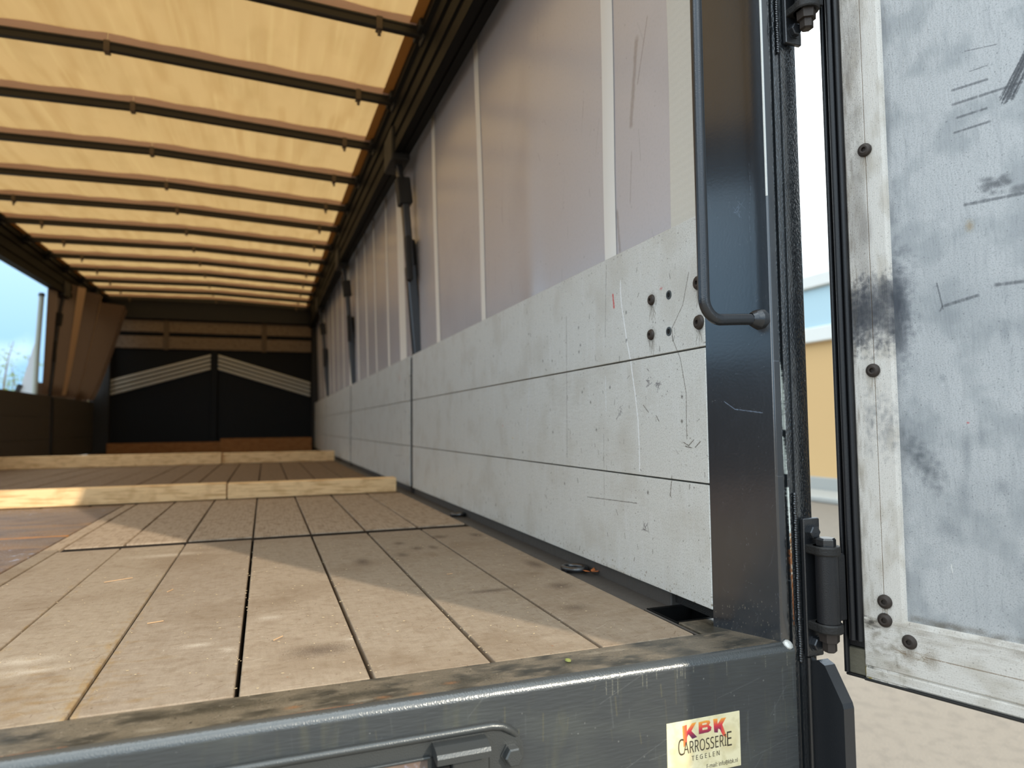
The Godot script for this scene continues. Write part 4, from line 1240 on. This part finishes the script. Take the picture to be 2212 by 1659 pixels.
func beam(called: String, label: String, group: String, x0: float, x1: float, z: float, h: float, d: float, m: Material, turn := 0.0, y := 0.001) -> void:
	var c := Vector3((x0 + x1) / 2, y, z)
	var g := G.new().map(Vector3(.7, 0, 0), Vector3(0, 7, 3), Vector2(rng.randf(), rng.randf()))
	var L := (x1 - x0) / 2
	g.at(Transform3D(Basis(Vector3.UP, turn), c)).box(Vector3(-L, 0, -d), Vector3(L, h, 0), .003)
	single(called, label, "timber", g, m, c, group)

func build_timbers() -> void:
	beam("timber", "sawn timber lying across the floor, left piece of the nearest pair", "timbers across the floor", -1.86, -.143, -2.985, .064, .075, M.timber, .004)
	beam("timber", "sawn timber lying across the floor, right piece of the nearest pair", "timbers across the floor", -.139, .545, -2.99, .062, .075, M.timber, .008)
	beam("timber", "pale timber across the floor, left piece of the farther pair", "timbers across the floor", -1.86, -.325, -5.9, .09, .075, M.timber)
	beam("timber", "pale timber across the floor, right piece of the farther pair", "timbers across the floor", -.32, .555, -5.93, .084, .075, M.timber)
	beam("timber", "brown timber at the foot of the front wall on the left", "timbers by the front wall", -1.70, -.5, -8.9, .12, .08, M.timber_old)
	beam("timber", "reddish brown timber at the foot of the front wall on the right", "timbers by the front wall", -.49, .54, -8.7, .16, .06, M.timber_old)

func build_outside() -> void:
	var g := G.new()
	g.box(Vector3(-60, GROUND - .3, -60), Vector3(60, GROUND, 30))
	single("ground", "pale sunlit gravelly yard outside the truck", "ground", g, M.ground, Vector3(0, GROUND, 0), "", "structure")
	# low building beyond the gap beside the door
	var b := thing("building", "low beige building with a window band seen between post and door", "building", Vector3(12.2, GROUND, -12))
	part(b, "wall", G.new().box(Vector3(12.2, GROUND, -34), Vector3(20, 3.6, 8)), M.wallout)
	part(b, "plinth", G.new().box(Vector3(12.12, GROUND, -34), Vector3(12.25, -1.0, 8), .02), M.concrete)
	part(b, "fascia", G.new().box(Vector3(12.0, 3.42, -34), Vector3(20.1, 3.74, 8), .03), M.white)
	part(b, "window_sill", G.new().box(Vector3(12.05, 2.15, -34), Vector3(12.25, 2.5, 8), .03), M.white)
	for k in 9:
		var z := -31.0 + k * 4.1
		part(b, "pane", G.new().box(Vector3(12.12, 2.5, z), Vector3(12.19, 3.42, z + 3.9), .01), M.glass)
		part(b, "mullion", G.new().box(Vector3(12.08, 2.5, z - .12), Vector3(12.2, 3.42, z), .01), M.white)
	single("kerb", "grey kerb strip along the foot of the beige building", "kerb", G.new().box(Vector3(10.9, GROUND, -34), Vector3(12.1, GROUND + .12, 8), .03), M.concrete, Vector3(11.5, GROUND, -12))
	# willow beyond the open left side
	var base := Vector3(-6.0, GROUND, -19.0)
	var t := thing("willow", "slender leaved willow outside the open left side", "tree", base)
	var wood := G.new()
	var leaves: Array[Transform3D] = []
	for k in 34:
		var az := rng.randf() * TAU
		var top := base + Vector3(cos(az) * rng.randf_range(.2, 2.6), rng.randf_range(2.3, 3.75), sin(az) * rng.randf_range(.2, 1.6))
		var p0 := base + Vector3(0, rng.randf_range(.0, .6), 0)
		var pts := []
		var rs := []
		for s in 9:
			var u := s / 8.0
			pts.append(p0.lerp(top, u) + Vector3(cos(az), 0, sin(az)) * .5 * sin(u * PI) + Vector3(rng.randfn(0, .03), 0, rng.randfn(0, .03)))
			rs.append(lerpf(.05, .006, u))
		wood.tube(pts, rs, 5, false)
		for s in 130:
			var u := pow(rng.randf(), .6)
			var f := u * 7.99
			var q: Vector3 = pts[int(f)].lerp(pts[int(f) + 1], f - int(f))
			q += Vector3(rng.randfn(0, .13), rng.randfn(0, .1), rng.randfn(0, .13))
			var bs := Basis.from_euler(Vector3(rng.randf_range(-1, 1), rng.randf() * TAU, rng.randf_range(-1.3, .6)))
			leaves.append(Transform3D(bs.scaled(Vector3.ONE * rng.randf_range(.8, 1.5)), q - base))
	part(t, "branches", wood, M.bark)
	var lg := G.new()
	lg.tri(Vector3(0, 0, 0), Vector3(.05, .003, .011), Vector3(.11, -.012, 0), Vector3.UP, Vector3.UP, Vector3.UP)
	lg.tri(Vector3(0, 0, 0), Vector3(.11, -.012, 0), Vector3(.05, .003, -.011), Vector3.UP, Vector3.UP, Vector3.UP)
	var mm := MultiMesh.new()
	mm.transform_format = MultiMesh.TRANSFORM_3D
	mm.mesh = lg.mesh()
	mm.instance_count = leaves.size()
	for i in leaves.size(): mm.set_instance_transform(i, leaves[i])
	var mi := MultiMeshInstance3D.new()
	mi.name = "leaves"
	mi.multimesh = mm
	mi.material_override = M.leaf
	mi.set_meta("kind", "stuff")
	t.add_child(mi, true)

func build_litter() -> void:
	# a dry leaf by the lashing ring, a green scrap on the sill, sawdust and splinters on the planks
	var lf := mat(Color(.72, .42, .22), .8)
	var g := G.new()
	var c := Vector3(.598, .001, -1.206)
	for k in 4:
		var a := k * 1.7 + .4
		var d := Vector3(cos(a), 0, sin(a))
		var s := Vector3(-sin(a), 0, cos(a))
		var tip := c + d * .017 + Vector3(0, .004 + .003 * (k % 2), 0)
		g.tri(c + Vector3(0, .002, 0), c + d * .011 + s * .005 + Vector3(0, .003, 0), tip, Vector3.UP, Vector3.UP, Vector3.UP)
		g.tri(c + Vector3(0, .002, 0), tip, c + d * .011 - s * .005 + Vector3(0, .003, 0), Vector3.UP, Vector3.UP, Vector3.UP)
	single("dry_leaf", "small orange dry leaf in the dark channel by the lashing ring", "leaf", g, lf, c)
	g = G.new()
	c = Vector3(.352, .0, -.778)
	g.lathe([[.0042, 0.], [.0035, .0016], [.001, .0024], [0., .0024]], c, Vector3(.1, 1, .1), 7, true)
	single("green_scrap", "tiny green scrap of leaf lying on the sill", "leaf", g, mat(Color(.46, .48, .25), .8), c)
	var chip := G.new().box(Vector3(-.0012, 0, -.0006), Vector3(.0012, .0006, .0006), .0002).mesh()
	var mm := MultiMesh.new()
	mm.transform_format = MultiMesh.TRANSFORM_3D
	mm.mesh = chip
	mm.instance_count = 380
	for i in 380:
		var p := Vector3(rng.randf_range(-.45, .55), .0012, rng.randf_range(-1.85, -.82))
		if i % 3 == 0:   # gathered along the open seams
			p.x = [-.026, .12, .266][i % 9 / 3] + rng.randfn(0, .006)
		var bs := Basis(Vector3.UP, rng.randf() * TAU).scaled(Vector3(rng.randf_range(.3, 1.5), 1, rng.randf_range(.4, 1.2)))
		mm.set_instance_transform(i, Transform3D(bs, p))
	var mi := MultiMeshInstance3D.new()
	mi.name = "sawdust"
	mi.multimesh = mm
	mi.material_override = mat(Color(.74, .66, .52), .9)
	add_child(mi)
	tag(mi, "scattered pale sawdust and wood crumbs on the rear planks", "sawdust", "", "stuff")
	# a longer splinter and a few flakes one can pick out
	var n := 0
	for s in [[-.259, -1.493, .05, .5], [-.155, -1.36, .02, 1.2], [.34, -1.3, .012, .2], [.02, -1.0, .02, .9], [-.15, -1.15, .022, .3]]:
		var q := Vector3(s[0], .001, s[1])
		var gg := G.new().at(Transform3D(Basis(Vector3.UP, s[3]), q)).box(Vector3(-s[2] / 2, 0, -.0008), Vector3(s[2] / 2, .0013, .0008), .0003)
		single("splinter", ["longest pale wood splinter, on the left planks towards the cross strip", "short wood splinter just beside the longest splinter on the planks", "tiny wood flake on the planks nearest the dark side channel", "short splinter just right of the wide black seam, nearest the sill", "short splinter left of the black seam, between longest splinter and sill"][n], "splinter", gg, mat(Color(.74, .6, .45), .8), q, "splinters on the planks")
		n += 1
